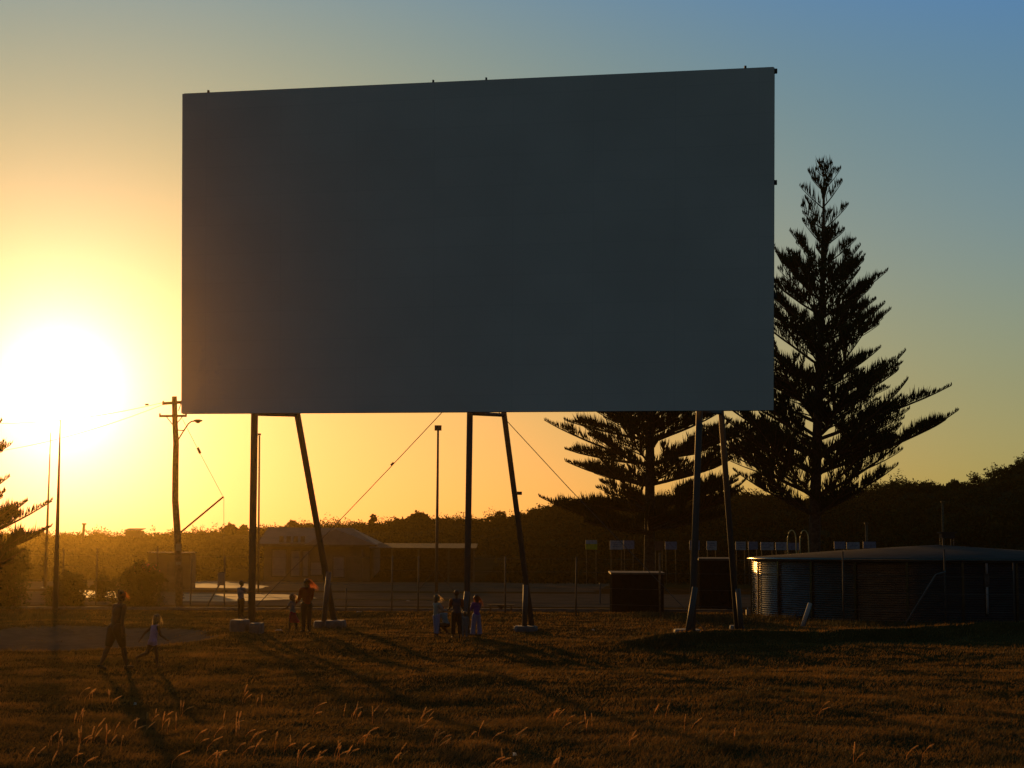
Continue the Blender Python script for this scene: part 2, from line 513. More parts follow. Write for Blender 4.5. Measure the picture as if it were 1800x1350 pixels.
# legs: a post and a raking strut at each of three frames
posts = [((442, 1096), 51.5, (447.5, 726), 0.110, (588, 1096), 55.0, (522.5, 728), (449, 295)),
         ((820, 1108), 49.6, (826, 725), 0.095, (935, 1100), 53.6, (886, 728), (829, 267)),
         ((1216, 1108), 47.3, (1229.5, 722), 0.098, (1296, 1098), 52.6, (1267.5, 724), (1235, 272))]
joints = []
for i, (pb, yb, pt, rr, sb_, ysb, st, jt) in enumerate(posts):
    b0 = at(pb[0], pb[1], yb); b0.z = 0.1
    # the post stands just behind the screen: extend its line
    u_ = (at(pt[0], pt[1], 50).x - SBL.x * 1.0) / (SBR.x - SBL.x)
    u_ = (pt[0] - 318.5) / 1041; u_ = u_ * 48.7 / (48.7 * u_ + 52.3 * (1 - u_)) if False else u_
    pl = SBL.lerp(SBR, min(1, u_ * 0.965 + 0.0))
    yt = pl.y + 0.42
    p1 = at(pt[0], pt[1], yt)
    top = b0 + (p1 - b0) * ((zat(jt[1], yt, jt[0]) - b0.z) / (p1.z - b0.z))
    q = scr(u_, 0.9); 
    if top.y < q.y + 0.5: top.y = q.y + 0.5
    MB().tube([b0, p1, top], rr, 14).build('post', M_STEEL, T, True)
    s0 = at(sb_[0], sb_[1], ysb); s0.z = 0.12
    s1d = ray(st[0], st[1])
    # strut meets the post near its head and passes the photo's line under the screen
    tt = (p1.z - s0.z) / (top.z - s0.z)
    s1 = at(st[0], st[1], s0.y + (top.y - s0.y) * tt)
    s2 = s0 + (s1 - s0) / tt if tt > 0 else top
    s2 = top.copy() if (s2 - top).length > 1.5 else s2
    MB().tube([s0, s1, s2], rr * 0.93, 14).build('strut', M_STEEL, T, True)
    MB().tube([p1 + Vector((0, 0, -0.03)), s1 + Vector((0, 0, -0.03))], 0.06, 8).build('tie_bar', M_DARKST, T, True)
    for zz in (7.0, 9.6, 12.0):
        a = b0 + (top - b0) * (zz / top.z); c = s0 + (s2 - s0) * (zz / s2.z)
        MB().tube([a, c], 0.045, 6).build('tie_bar', M_DARKST, T)
    joints.append((b0, top, s0, s1))
def stub(pa, ya, pb2, z0, z1t, r=0.085):
    a = at(*pa, ya); b = at(*pb2, ya); a.z = z0
    MB().tube([a, b], r, 12).build('stub_leg', M_STEEL, T, True)
stub((569, 1092), 54.6, (578, 1005), 0.12, 0)
stub((922, 1100), 53.3, (924, 1028), 0.1, 0, 0.08)
stub((1207, 1108), 47.0, (1222, 1032), 0.1, 0, 0.08)
stub((1303, 1100), 52.4, (1297, 1035), 0.1, 0, 0.08)
stub((812, 1108), 49.4, (821, 1040), 0.1, 0, 0.08)
MB().box(at(913, 867, joints[1][2].y - 1.2), (0.16, 0.12, 0.1)).build('bracket', M_DARKST, T)
# crossed stay cables
def cable(a, b, r=0.011, sag=0.12, n=10):
    a = Vector(a); b = Vector(b)
    return [a.lerp(b, k / n) - Vector((0, 0, sag * 4 * (k / n) * (1 - k / n))) for k in range(n + 1)], r
ca = at(421, 1096, 55.5); ca.z = 0.1
p, r = cable(ca, at(775, 727, 53), sag=0.05); p2, _ = cable(p[-1], p[-1] + (p[-1] - p[0]).normalized() * 4.5 + Vector((0, -1.2, 0)), sag=0)
MB().tube(p + p2[1:], 0.013, 5).build('stay_cable', M_WIRE, T)
MB().tube([at(687, 818, 53.4), at(692, 813, 53.4)], 0.035, 6).build('turnbuckle', M_WIRE, T)
ca = at(1240, 1096, 52); ca.z = 0.1
MB().tube([ca, at(1000, 858, 52), at(893, 742, 51.8), at(860, 706, 51.6)], 0.012, 5).build('stay_cable', M_WIRE, T)
# concrete footings, rounded lumps of poured concrete
def footing(x0, x1, ytop, ybot, dep, seed=0, name='footing'):
    a = GG(x0, ybot); b = GG(x1, ybot)
    g0 = min(gz(a.x, a.y), gz(b.x, b.y)) - 0.12
    zt = zat(ytop, (a.y + b.y) / 2 + 0.1, (x0 + x1) / 2)
    n = 14; ring = []
    c = (a + b) / 2; c.y += dep / 2; hw = (b.x - a.x) / 2
    m = MB(); prof = ((1.0, g0), (1.0, zt - 0.1), (0.95, zt - 0.02), (0.86, zt))
    for s_, z in prof:
        for k in range(n):
            an = 2 * PI * k / n
            ca_, sa = math.cos(an), math.sin(an)
            q = 1 / max(abs(ca_), abs(sa)) ** 0.7
            wv = 1 + 0.07 * noise.noise(Vector((k * 1.7, z * 2, seed)))
            m.v.append(Vector((c.x + ca_ * q * hw * s_ * wv, c.y + sa * q * dep / 2 * s_ * wv, z + (0.015 * noise.noise(Vector((k, seed, 3)))))))
    for j in range(len(prof) - 1):
        for k in range(n):
            m.f.append((j * n + k, j * n + (k + 1) % n, (j + 1) * n + (k + 1) % n, (j + 1) * n + k))
    m.f.append(tuple((len(prof) - 1) * n + k for k in range(n)))
    m.build(name, M_CONC, T)
    return zt
SLABZ = footing(396, 437, 1090, 1112, 1.0, 1)
footing(432, 461, 1096, 1113, 0.9, 2)
footing(549, 572, 1092, 1104, 0.8, 3); footing(566, 606, 1091, 1105, 0.9, 4)
footing(903, 946, 1101, 1110, 0.9, 5); footing(1188, 1236, 1107, 1125, 1.0, 6)
footing(1284, 1312, 1100, 1106, 0.8, 7); footing(806, 832, 1106, 1116, 0.8, 8)

# ---------------------------------------------------------------- the air
hb = MB()
hb.box((0, 190, 24), (900, 560, 51.0))
m = D.materials.new('haze_air'); m.use_nodes = True
t = m.node_tree
for n in list(t.nodes): t.nodes.remove(n)
o = N(t, 'ShaderNodeOutputMaterial'); pv = N(t, 'ShaderNodeVolumePrincipled')
pv.inputs['Color'].default_value = (0.205, 0.155, 0.048, 1)
pv.inputs['Density'].default_value = 3.8e-4
pv.inputs['Anisotropy'].default_value = 0.93
L(t, pv.outputs[0], o.inputs['Volume'])
kind(hb.build('haze', m), 'stuff')

# ---------------------------------------------------------------- norfolk pines
def pine(px, Y, ztop, zbot, rfun, lean=0.0, seed=1, label='', dens=1.08, rb=0.3, name='norfolk_pine', step=0.95, rate=0.10, nbr=(5, 4), yaw0=0, group='norfolk pines standing in the field', fatten=1.0, elb=12, kg=34, up=0.75):
    rs = np.random.RandomState(seed)
    b = at(px, 985, Y); b.z = -0.05
    t = thing(name, b, label, 'pine tree', group)
    H = ztop
    top = b + Vector((lean, 0, H))
    def tp(z):
        k = (z - b.z) / H
        return b.lerp(top, k) + Vector((0.06 * math.sin(k * 7 + seed), 0.05 * math.cos(k * 6), 0)) * k
    m = MB()
    zs = [H * k / 16 for k in range(17)]
    m.tube([tp(z) for z in zs], [rb * (1 - z / H) ** 0.8 + 0.02 + (0.12 * rb * math.exp(-z * 2)) for z in zs], 12)
    br = MB()
    q0 = []; q1 = []            # branchlet axes: base and tip
    def frond(base, d0, L_, curl, r0, depth=0):
        # a limb that leaves at d0, then turns up; fingers of foliage stand along its upper side
        n = max(5, int(L_ / 0.35)); pts = [base]; d = d0.normalized()
        for i in range(n):
            d = (d + Vector((0, 0, curl * (0.25 + 1.2 * (i / n) ** 2) / n))).normalized()
            d = (d + Vector(rs.normal(0, 0.02, 3))).normalized()
            pts.append(pts[-1] + d * (L_ / n))
        br.tube(pts, [r0 * (1 - 0.85 * i / n) + 0.004 for i in range(n + 1)], 4, False)
        s = L_ * (0.10 if depth else 0.12) ; sp = 0.055 / dens
        while s < L_:
            k = s / L_; i = min(n - 1, int(k * n)); p = pts[i].lerp(pts[i + 1], k * n - i)
            d = (pts[i + 1] - pts[i]).normalized()
            side = d.cross(Vector((0, 0, 1))).normalized()
            upv = side.cross(d).normalized()
            if upv.z < 0: upv = -upv
            clump = 0.5 + 0.5 * math.sin(s * 6.5 + seed + base.z * 9)
            if rs.rand() < 0.25 + 0.75 * max(clump, sm(0.55, 0.85, k)):
                for sg in (-1, 1):
                    ll = fatten * (0.36 + 0.52 * rs.rand()) * (1 - 0.72 * sm(0.6, 1.0, k)) * (0.55 + 0.45 * sm(0, 0.25, k))
                    dd = (d * (0.55 + 0.3 * rs.rand()) + side * sg * (0.05 + 0.5 * rs.rand()) + upv * (0.45 + 0.6 * rs.rand())).normalized()
                    mid = p + dd * ll * 0.55
                    q0.append((p, mid)); q1.append(mid + (dd + Vector((0, 0, up))).normalized() * ll * 0.5)
            if depth == 0 and L_ > 2.0 and 0.15 < k < 0.72 and rs.rand() < rate * dens:
                dd = (d * 0.9 + side * rs.choice((-1, 1)) * (0.5 + 0.5 * rs.rand()) + upv * 0.15 * rs.rand()).normalized()
                frond(p, dd, L_ * (1 - k) * (0.45 + 0.3 * rs.rand()), curl * 0.8, r0 * 0.4, 1)
            s += sp * (0.7 + 0.6 * rs.rand())
    z = zbot; w_ = 0
    while z < H * 0.985:
        k = z / H
        Lr = rfun(z)
        nb = nbr[0] if Lr > 3 else nbr[1]
        for j in range(nb):
            a = yaw0 + w_ * 0.55 + 2 * PI * j / nb + rs.uniform(-0.25, 0.25)
            zz = z + rs.uniform(-0.12, 0.12)
            l_ = Lr * rs.uniform(0.66, 1.06)
            if rs.rand() < 0.05: l_ *= 0.6
            el_ = R(elb + kg * k + rs.uniform(-7, 8))
            d = Vector((math.cos(a) * math.cos(el_), math.sin(a) * math.cos(el_), math.sin(el_)))
            frond(tp(zz), d, l_ / max(0.6, math.cos(el_ + 0.2)), 0.42, 0.018 + 0.013 * Lr)
        z += step * (0.75 + 0.5 * rs.rand()) * (1.15 - 0.15 * k); w_ += 1
    # a tiny crown of shoots at the very tip
    for zz, l_ in ((H * 0.985, 0.5), (H, 0.35)):
        for j in range(5):
            a = j * 1.3 + zz
            d = Vector((math.cos(a), math.sin(a), 0.55)).normalized()
            q0.append((tp(zz), tp(zz) + d * l_ * 0.6)); q1.append(tp(zz) + (d + Vector((0, 0, .3))).normalized() * l_)
    m.build('trunk', M_BARK, t, True)
    tr = t.children[0]
    # foliage fingers: three-sided spindles
    A = np.array([tuple(a) for a, _ in q0]); Mi = np.array([tuple(c) for _, c in q0]); T_ = np.array([tuple(c) for c in q1])
    d = T_ - A; d /= np.linalg.norm(d, axis=1)[:, None]
    e = np.cross(d, rs.normal(size=d.shape)); e /= np.linalg.norm(e, axis=1)[:, None]
    f = np.cross(d, e)
    r = (0.025 * fatten * rs.uniform(0.7, 1.3, len(d)))[:, None]
    ring = [Mi + (e * math.cos(c) + f * math.sin(c)) * r for c in (0, 2.1, 4.2)]
    tris = []
    for i in range(3):
        j = (i + 1) % 3
        tris += [A, ring[i], ring[j], T_, ring[j], ring[i]]
    V = np.stack(tris, 1).reshape(-1, 3)
    np_mesh('crown', V, 3, M_PINE, t)
    br.build('branches', M_BARK, t)
    return t
def lerpf(tab):
    def f(z):
        for (a, b), (c, d) in zip(tab, tab[1:]):
            if z <= c: return b + (d - b) * max(0, (z - a)) / (c - a)
        return tab[-1][1]
    return f
# tall one right of the screen: radius measured from its outline
YB = 88.0
zt = zat(288, YB, 1456)
zz = lambda py: zat(py, YB, 1430)
mp_ = YB / F
pine(1428, YB, zt, zz(905), lerpf([(0, 4.6), (zz(895), 5.4), (zz(860), 7.7), (zz(800), 7.0), (zz(730), 5.5), (zz(650), 4.4), (zz(590), 3.75), (zz(520), 2.85), (zz(460), 1.9), (zz(400), 1.55), (zz(345), 1.15), (zz(310), 0.6), (zt, 0.2)]), lean=0.95, seed=3, label='tall pointed norfolk pine rising to the right of the screen', rb=0.34)
YC = 108.0
zz2 = lambda py: zat(py, YC, 1142)
pine(1141, YC, zz2(270), zz2(935), lerpf([(0, 6.2), (zz2(935), 7.1), (zz2(880), 7.6), (zz2(840), 7.4), (zz2(760), 6.8), (zz2(600), 4.3), (zz2(270), 0.4)]), lean=0.3, seed=8, elb=6, kg=24, nbr=(6, 6), step=1.2, fatten=1.2, dens=0.95, rate=0.12, label='norfolk pine behind the right part of the screen with only its lower tiers showing', rb=0.36, yaw0=0.5)
pine(-122, 45.0, 9.0, 1.35, lerpf([(0, 3.2), (1.4, 3.3), (1.8, 3.35), (2.4, 2.9), (3.4, 2.25), (4.4, 1.75), (9.0, 0.15)]), seed=21, elb=9, nbr=(12, 10), label='pine at the left edge of the frame, only branch tips showing in the glare', rb=0.2, step=0.42, fatten=0.6, dens=1.6)

# ---------------------------------------------------------------- leafy trees and shrubs
def shrub(px, Y, wpx, ytop, label, cat='shrub', name='shrub', n=5000, leaf=0.055, group=None, seed=0, m=None, pyb=None, lumps=7, zb=0.0, stem=True, open_=0.0):
    rs = np.random.RandomState(seed + 77)
    b = at(px, 1000, Y); b.z = zb
    t = thing(name, b, label, cat, group)
    hw = wpx / 2 * Y / F; h = zat(ytop, Y, px) - zb
    cs = []
    st = MB()
    for k in range(lumps):
        fx = rs.uniform(-0.62, 0.62) if k else 0
        fr_ = rs.uniform(0.33, 0.5) if k else 0.55
        hh = h * (1 - 0.5 * abs(fx)) * rs.uniform(0.8, 1.0) if k else h
        rr_ = hw * fr_
        c = (b.x + fx * hw, b.y + rs.uniform(-.4, .4) * hw, zb + max(0.05, hh - rr_ * 0.9))
        hgt = rr_ * 0.9
        nn = int(n / lumps)
        u = rs.normal(size=(nn, 3)); u /= np.linalg.norm(u, axis=1)[:, None]
        low = (1 - open_)
        rad = rs.uniform(0.35, 1.05, nn) ** 0.5 * (1 + 0.22 * np.sin(u[:, 0] * 6 + k) * np.sin(u[:, 2] * 6 + k))
        pts = np.array(c) + u * rad[:, None] * np.array([rr_, rr_, hgt])
        if open_ == 0:          # a shrub is leafy to the ground
            dn = u[:, 2] < 0
            pts[dn, 2] = zb + (c[2] - zb) * rs.rand(dn.sum()) 
        cs.append(pts)
        st.tube([b + Vector((fx * 0.1, 0, -0.05)), Vector((b.x + fx * hw * .4, c[1], zb + (c[2] - zb) * .5)), Vector((c[0], c[1], c[2] + hgt * 0.6))], [0.05 + 0.01 * h, 0.035, 0.01], 5)
    st.build('trunk' if cat == 'tree' else 'stems', M_BARK, t)
    np_mesh('crown' if cat == 'tree' else 'foliage', leaves(np.concatenate(cs), leaf, rs), 4, m or M_TREE, t)
    return t
gs = 'shrubs along the left side of the field'
shrub(28, 70, 118, 958, 'large rounded shrub at the far left edge below the pine branch', n=9000, seed=1, group=gs, leaf=0.07)
shrub(-45, 69, 90, 940, 'tall shrub cut by the left edge of the frame', n=5000, seed=9, group=gs, leaf=0.07)
shrub(122, 71.5, 80, 1003, 'low shrub right of the large rounded shrub and the thick light mast', n=6000, seed=2, group=gs, leaf=0.06)
sf = shrub(252, 73, 106, 984, 'wide shrub with a few pink blossoms, just left of the power pole', n=9000, seed=3, group=gs, leaf=0.06)
M_FLOW = mat('pink_blossom', (0.55, 0.18, 0.14), 0.7, trans=0.5)
c = at(258, 999, 72.2)
np_mesh('blossoms', leaves(np.array(c) + rs.normal(size=(55, 3)) * np.array([0.22, 0.2, 0.12]), 0.04, rs, aspect=0.8), 4, M_FLOW, sf)
shrub(181, 80, 44, 1008, 'small dim shrub between two fence posts at the left', n=2500, seed=4, group=gs, leaf=0.06)
gt = 'trees on the dune skyline'
M_FAR = M_SCRUB
def skytree(px, w_, ytop, label, n=1500, seed=0, sparse=False, dY=-6):
    Y = RY + dY
    x = xat(px, Y)
    shrub(px, Y, w_, ytop, label, 'tree', 'tree', n=int(n * 2.2), leaf=0.115, group=gt, seed=seed, m=M_FAR, lumps=4 if sparse else 6, zb=hz(x, Y) - 0.2, open_=0.8)
skytree(404, 34, 920, 'round bushy tree on the skyline left of the first steel post', 1500, 31)
skytree(427, 26, 922, 'smaller bushy tree touching the first steel post from the left', 1100, 32)
skytree(360, 34, 936, 'low spreading tree on the skyline right of the power pole', 900, 33)
skytree(170, 40, 937, 'flat low tree on the skyline left of the square hut', 1200, 34)
skytree(513, 32, 914, 'thin tree above the left end of the building roof', 600, 35, True)
skytree(655, 20, 904, 'upright wispy tree on the skyline left of the slim light mast', 500, 36, True)
skytree(735, 44, 898, 'dense rounded tree highest on the skyline left of the slim light mast', 2000, 37)
skytree(697, 18, 911, 'small round tree left of the dense rounded tree', 500, 38)
skytree(880, 40, 897, 'bare twiggy tree on the skyline beside the middle strut', 450, 39, True)
skytree(1632, 44, 846, 'flat topped umbrella shaped tree on the right skyline', 1100, 40)
skytree(1682, 34, 842, 'round tree right of the umbrella shaped tree', 1100, 41)
skytree(1716, 36, 828, 'bare gnarled tree where the dune starts to climb at the right', 350, 42, True)

# ---------------------------------------------------------------- poles and masts
def pole_pts(p0, p1, Y, bend=0.0, n=8):
    a = at(*p0, Y); b = at(*p1, Y)
    return [a.lerp(b, k / n) + Vector((bend * math.sin(k / n * 6.0), 0, 0)) for k in range(n + 1)]
Y = 71.0
b0 = at(315, 1066, Y); b0.z = -0.1
pp = [b0, at(314, 1000, Y), at(312, 940, Y), at(308, 880, Y), at(308.5, 820, Y), at(309.5, 780, Y), at(307.5, 740, Y), at(306.5, 697, Y)]
PT = thing('power_pole', (b0.x, b0.y, 0), 'crooked timber power pole with two crossarms left of the screen', 'power pole')
MB().tube(pp, [0.16, 0.155, 0.15, 0.14, 0.135, 0.125, 0.115, 0.11], 12).build('pole', M_WOOD, PT, True)
def bar(p, q, Ya, Yb, r, m, name, parent, label=None, n=8):
    return MB().tube([at(*p, Ya), at(*q, Yb)], r, n).build(name, m, parent, True, label)
m_ = MB(); beam(m_, at(285.5, 709.5, Y), at(331, 706, Y + .3), 0.11, (0, 1, 0), 0.11); m_.build('crossarm', M_WOOD, PT)
m_ = MB(); beam(m_, at(280, 731.5, Y - .2), at(328, 731, Y - .2), 0.1, (0, 1, 0), 0.09); m_.build('crossarm', M_WOOD, PT)
for a, b in (((293, 733), (304, 747)), ((320, 733), (311, 744)), ((318, 709), (314, 722))):
    bar(a, b, Y - .1, Y - .1, 0.018, M_DARKST, 'arm_brace', PT)
for q in ((281, 733), (327, 733), (287, 711)):
    c = at(*q, Y); m_ = MB(); m_.tube([c, c + Vector((0, 0, .1))], [0.035, 0.03], 8).ball(c + Vector((0, 0, .12)), 0.045, 8); m_.build('insulator', M_LIGHT, PT, True)
MB().tube([at(312, 775, Y), at(323, 757, Y), at(331, 745, Y), at(336, 741, Y), at(343, 740, Y)], 0.028, 8).build('lamp_arm', M_DARKST, PT, True)
bar((313, 756), (325, 757), Y, Y, 0.02, M_DARKST, 'arm_brace', PT)
m_ = MB(); c = at(348, 739.5, Y)
m_.ball(c, (0.2, 0.11, 0.06), 12).ball(c + Vector((0, 0, -0.05)), (0.11, 0.08, 0.06), 10); m_.build('lamp_head', M_DARKST, PT, True)
bar((316, 937), (393, 873), Y, Y + .5, 0.038, M_DARKST, 'stay_outrigger', PT)
MB().tube([at(319, 733, Y), at(348, 790, Y + .1), at(391, 871, Y + .5)], 0.009, 5).build('stay_wire', M_WIRE, PT)
MB().tube([at(347.5, 787, Y), at(352, 797, Y)], 0.055, 8).build('stay_insulator', M_DARKST, PT, True)
e = at(394, 1060, Y + .5); e.z = 0
MB().tube([at(393.5, 875, Y + .5), e], 0.009, 5).build('stay_wire', M_WIRE, PT)
for q0_, q1_ in (((285, 708), (-60, 742)), ((287, 711), (-60, 800))):
    p, r = cable(at(*q0_, Y), at(*q1_, Y + 12), 0.010, 0.35, 14)
    MB().tube(p, r, 4).build('line_wire', M_WIRE, PT)
c = at(261, 711, Y + 1); MB().tube([c, c + Vector((-.14, 0, -.01))], 0.04, 8).build('line_insulator', M_DARKST, PT, True)
for y_ in (962, 990):
    c = at(313.5, y_, Y - 0.16); MB().box(c, (0.2, 0.02, 0.3 if y_ == 962 else 0.12)).build('pole_plate', M_LIGHT, PT)

def mast(p0, p1, Y, r0, r1, label, lamp=None, group='light masts', zb=0.0):
    a = at(*p0, Y); a.z = zb; b = at(*p1, Y)
    t = thing('light_mast', (a.x, a.y, zb), label, 'light mast', group)
    MB().tube([a, b], [r0, r1], 12).build('mast', M_STEEL, t, True)
    m_ = MB(); m_.box(a + Vector((0, 0, 0.03)), (r0 * 4, r0 * 4, 0.06)); m_.build('base_plate', M_DARKST, t)
    if lamp:
        m_ = MB(); c = b + Vector((0, 0, 0.02))
        m_.box(c + Vector((0, 0, lamp * 0.35)), (lamp, lamp * 0.6, lamp * 0.75))
        m_.box(c + Vector((0, -lamp * .3, lamp * 0.35)), (lamp * .86, 0.04, lamp * 0.6))
        m_.build('floodlight', M_DARKST, t)
    return t
mast((97, 1072), (106, 738), 69.5, 0.125, 0.02, 'thick tapering mast fading into the sun glare at the left')
mast((79, 1040), (89, 760), 105, 0.115, 0.02, 'thinner tapering mast just left of the thick one in the glare')
fm = mast((767, 1042), (770, 757), 98, 0.10, 0.06, 'slim light mast with a small square lamp standing between two steel legs', 0.40)
a = at(767, 1000, 98)
for s_ in (-1, 1):
    e = at(766 + s_ * 34, 1046, 98); e.z = 0
    MB().tube([a, e], 0.025, 6).build('brace', M_DARKST, fm, True)
fp = mast((454, 1040), (456, 766), 95, 0.055, 0.05, 'thin mast almost hidden behind the first steel post, lamp peeping out', 0.16)

# ---------------------------------------------------------------- wire fence
FT = thing('wire_fence', (0, 66, 0), 'long wire fence on slim posts crossing behind the screen and past the tank', 'fence')
fp_ = []
for px in (-40, 40, 118, 176, 282, 341, 400, 452, 612, 692, 738, 890, 1013, 1160, 1480, 1658, 1778, 1900):
    k = (px - 900) / F
    Yp = (57 + 17 * 0.5135) / (1 + k * 0.5135)
    fp_.append((px, Vector((k * Yp, Yp, 0))))
tops = {282: 965, 176: 966, 118: 968, 341: 984, 400: 980, 1160: 970, 1480: 967, 1658: 962, 1778: 985}
for i, (px, p) in enumerate(fp_):
    h = (CAMZ + (965 - tops.get(px, 978)) / F * p.y)
    if px in (612,): h = 0.95
    g = gz(p.x, p.y)
    MB().tube([p + Vector((0, 0, g - 0.1)), p + Vector((0.02 * math.sin(px), 0, h))], 0.038 if px in (282, 1160) else 0.03, 8).build('post', M_WOOD if px in (1160, 282) else M_DARKST, FT, True)
for z_ in (0.5, 1.1, 1.7, 2.2):
    m_ = MB()
    m_.tube([p + Vector((0, -0.05, z_ - (0.02 if k_ % 2 else 0))) for k_, (_, p) in enumerate(fp_)], 0.006, 4)
    m_.build('strand_wire', M_WIRE, FT)
p = dict(fp_)[1658]; e = at(1588, 1095, p.y - 1.2); e.z = gz(e.x, e.y)
MB().tube([p + Vector((0, -.05, 1.85)), at(1645, 1010, p.y - .3), e], 0.03, 8).build('brace', M_STEEL, FT, True)
p = dict(fp_)[400]; e = at(362, 1062, p.y - .4); e.z = 0
MB().tube([p + Vector((-.05, -.05, 1.3)), e], 0.035, 8).build('brace', M_STEEL, FT, True)
c = at(389, 1017, p.y - 0.12)
sg = thing('notice_sign', (c.x, c.y, c.z - .3), 'small pale blank notice sign on the fence right of the power pole', 'sign')
MB().box(c, (0.30, 0.02, 0.52)).build('board', M_LIGHT, sg)
MB().box(c + Vector((0, 0, .27)), (0.36, 0.03, 0.03)).build('rail', M_DARKST, sg)
MB().box(c + Vector((0, 0, -.27)), (0.36, 0.03, 0.03)).build('rail', M_DARKST, sg)

# tilted post and small posts on the far ground
def farpost(p0, p1, Y, r, label, group='odd posts on the dune'):
    a = at(*p0, Y); b = at(*p1, Y); a.z = min(a.z, hz(a.x, a.y)) - .2
    m_ = MB(); m_.tube([a, b], [r, r * .9], 8); m_.box(b, (r * 2.6, r * 2.6, r)); 
    o = m_.build('post', M_WOOD, None, True); o.name = 'wooden_post'
    return tag(o, label, 'post', group)
farpost((144, 955), (148, 921), 190, 0.16, 'tilted post on the far skyline left of the square hut')
farpost((75, 955), (76, 928), 190, 0.14, 'short upright post on the skyline behind the left light masts')
farpost((1523, 962), (1523, 920), 125, 0.11, 'pale pole rising behind the sign boards right of the tall pine', 'slender poles behind the water tank')
farpost((1657, 962), (1657, 882), 120, 0.09, 'thin tall pole behind the roof vent of the big tank', 'slender poles behind the water tank')
a = at(48, 943, 188); b = at(118, 945, 188)

# ---------------------------------------------------------------- buildings behind
YB2 = 131.0
def B(px, py, Y=YB2): return at(px, py, Y)
x0 = B(458, 1000).x; x1 = B(656, 1000).x; ze = zat(958, YB2, 560); zr = zat(928, YB2, 560)
xa = B(593, 1000).x; xg0 = B(535, 1000).x
HT = thing('hall', (x0 + 4, YB2, 0), 'low gabled hall with pale panels and a lean-to verandah behind the left steel legs', 'building')
m_ = MB(); m_.box(((x0 + x1) / 2, YB2 + 5, ze / 2 - .05), (x1 - x0 - 0.5, 10, ze)); m_.build('wall', M_WALL, HT)
m_ = MB()
m_.slab([(x0 - .2, YB2 - .5, ze), (x1 + .2, YB2 - .5, ze), (xa + .6, YB2 + 5, zr), (x0 - .2, YB2 + 5, zr)], (0, 0, 0.08))
m_.slab([(x0 - .2, YB2 + 10.5, ze), (x0 - .2, YB2 + 5, zr), (xa + .6, YB2 + 5, zr), (x1 + .2, YB2 + 10.5, ze)], (0, 0, 0.08))
m_.slab([(x1 + .2, YB2 - .5, ze), (x1 + .2, YB2 + 10.5, ze), (xa + .6, YB2 + 5, zr)], (0, 0, 0.08))
m_.build('roof', M_TIN, HT)
m_ = MB(); m_.slab([(xg0, YB2 - 0.7, ze + .02), (x1 + .3, YB2 - 0.7, ze + .02), (xa - .1, YB2 - .7, zr - .08)], (0, 0.12, 0)); m_.build('gable', M_LIGHT, HT)
m_ = MB()
for k in range(4): m_.box((x0 + 1.6 + k * .55, YB2 - 0.0, zr - 0.9), (0.35, 0.05, 0.5))
m_.build('roof_vent', M_DARKST, HT)
m_ = MB(); m_.box(((x0 + x1) / 2, YB2 - .55, ze - .06), (x1 - x0 + .6, 0.12, 0.16)); m_.build('gutter', M_DARKST, HT)
for a, b, t_, bt in ((479, 503, 966, 1013), (512, 527, 968, 1013), (533, 542, 968, 1013), (546, 566, 988, 1011), (586, 605, 978, 1015)):
    pa = B(a, t_); pb = B(b, bt)
    w_ = pb.x - pa.x; h_ = pa.z - pb.z
    f_ = MB().box(((pa.x + pb.x) / 2, YB2 - .02, (pa.z + pb.z) / 2), (w_, 0.06, h_)).build('panel', M_LIGHT, HT)
    m_ = MB()
    cx_ = (pa.x + pb.x) / 2; cz_ = (pa.z + pb.z) / 2; ro = [(-1, -1), (1, -1), (1, 1), (-1, 1)]
    m_.v = [Vector((cx_ + a1 * (w_ / 2 + o1), y1, cz_ + c1 * (h_ / 2 + o1))) for y1 in (YB2 - .1, YB2 + .02) for o1 in (-.03, .05) for a1, c1 in ro]
    for k in range(4):
        k2 = (k + 1) % 4
        m_.f += [(k, k2, 4 + k2, 4 + k), (4 + k, 4 + k2, 12 + k2, 12 + k), (8 + k, 12 + k, 12 + k2, 8 + k2), (k, 8 + k, 8 + k2, k2)]
    m_.build('frame', M_DARKST, f_)
xv0 = B(612, 1000).x; xv1 = B(838, 1000).x; zv = zat(964, YB2, 700)
m_ = MB(); m_.slab([(x1 - .2, YB2 - 2.2, zv - .02), (xv1, YB2 - 2.2, zv - .02), (xv1, YB2 + 4, zv + .35), (x1 - .2, YB2 + 4, zv + .35)], (0, 0, .07)); m_.build('verandah_roof', M_BARK, HT)
m_ = MB(); m_.box(((x1 + xv1) / 2, YB2 + 3.8, zv / 2), (xv1 - x1 - .5, 0.2, zv)); m_.build('verandah_wall', M_BARK, HT)
for px in (640, 692, 738, 790, 834):
    q = B(px, 1000); m_ = MB(); m_.box((q.x, YB2 - 2.0, zv / 2 - .03), (0.14, 0.14, zv - .02)); m_.build('verandah_post', M_WALL, HT)

ST = thing('shed', (at(297, 1000, 104).x, 104, 0), 'small flat roofed corrugated shed with a bright roof edge behind the power pole', 'shed')
a = at(261, 973, 104); b = at(335, 973, 104)
m_ = MB(); n = 60; w_ = b.x - a.x
for side in range(2):
    pts = []
for k in range(n):
    xk = a.x + w_ * (k + .5) / n
    m_.box((xk, 104 + 0.9, a.z / 2), (w_ / n * (1.0), 1.8 + (0.03 if k % 2 else 0), a.z))
m_.build('wall', M_TIN, ST)
MB().box(((a.x + b.x) / 2, 104.9, a.z + .05), (w_ + .15, 2.1, 0.08)).build('roof', M_GALV, ST)
a = at(304, 1020, 103.9)
MB().box((a.x, 103.95, 0.85), (0.8, 0.05, 1.7)).build('door', M_DARKST, ST)

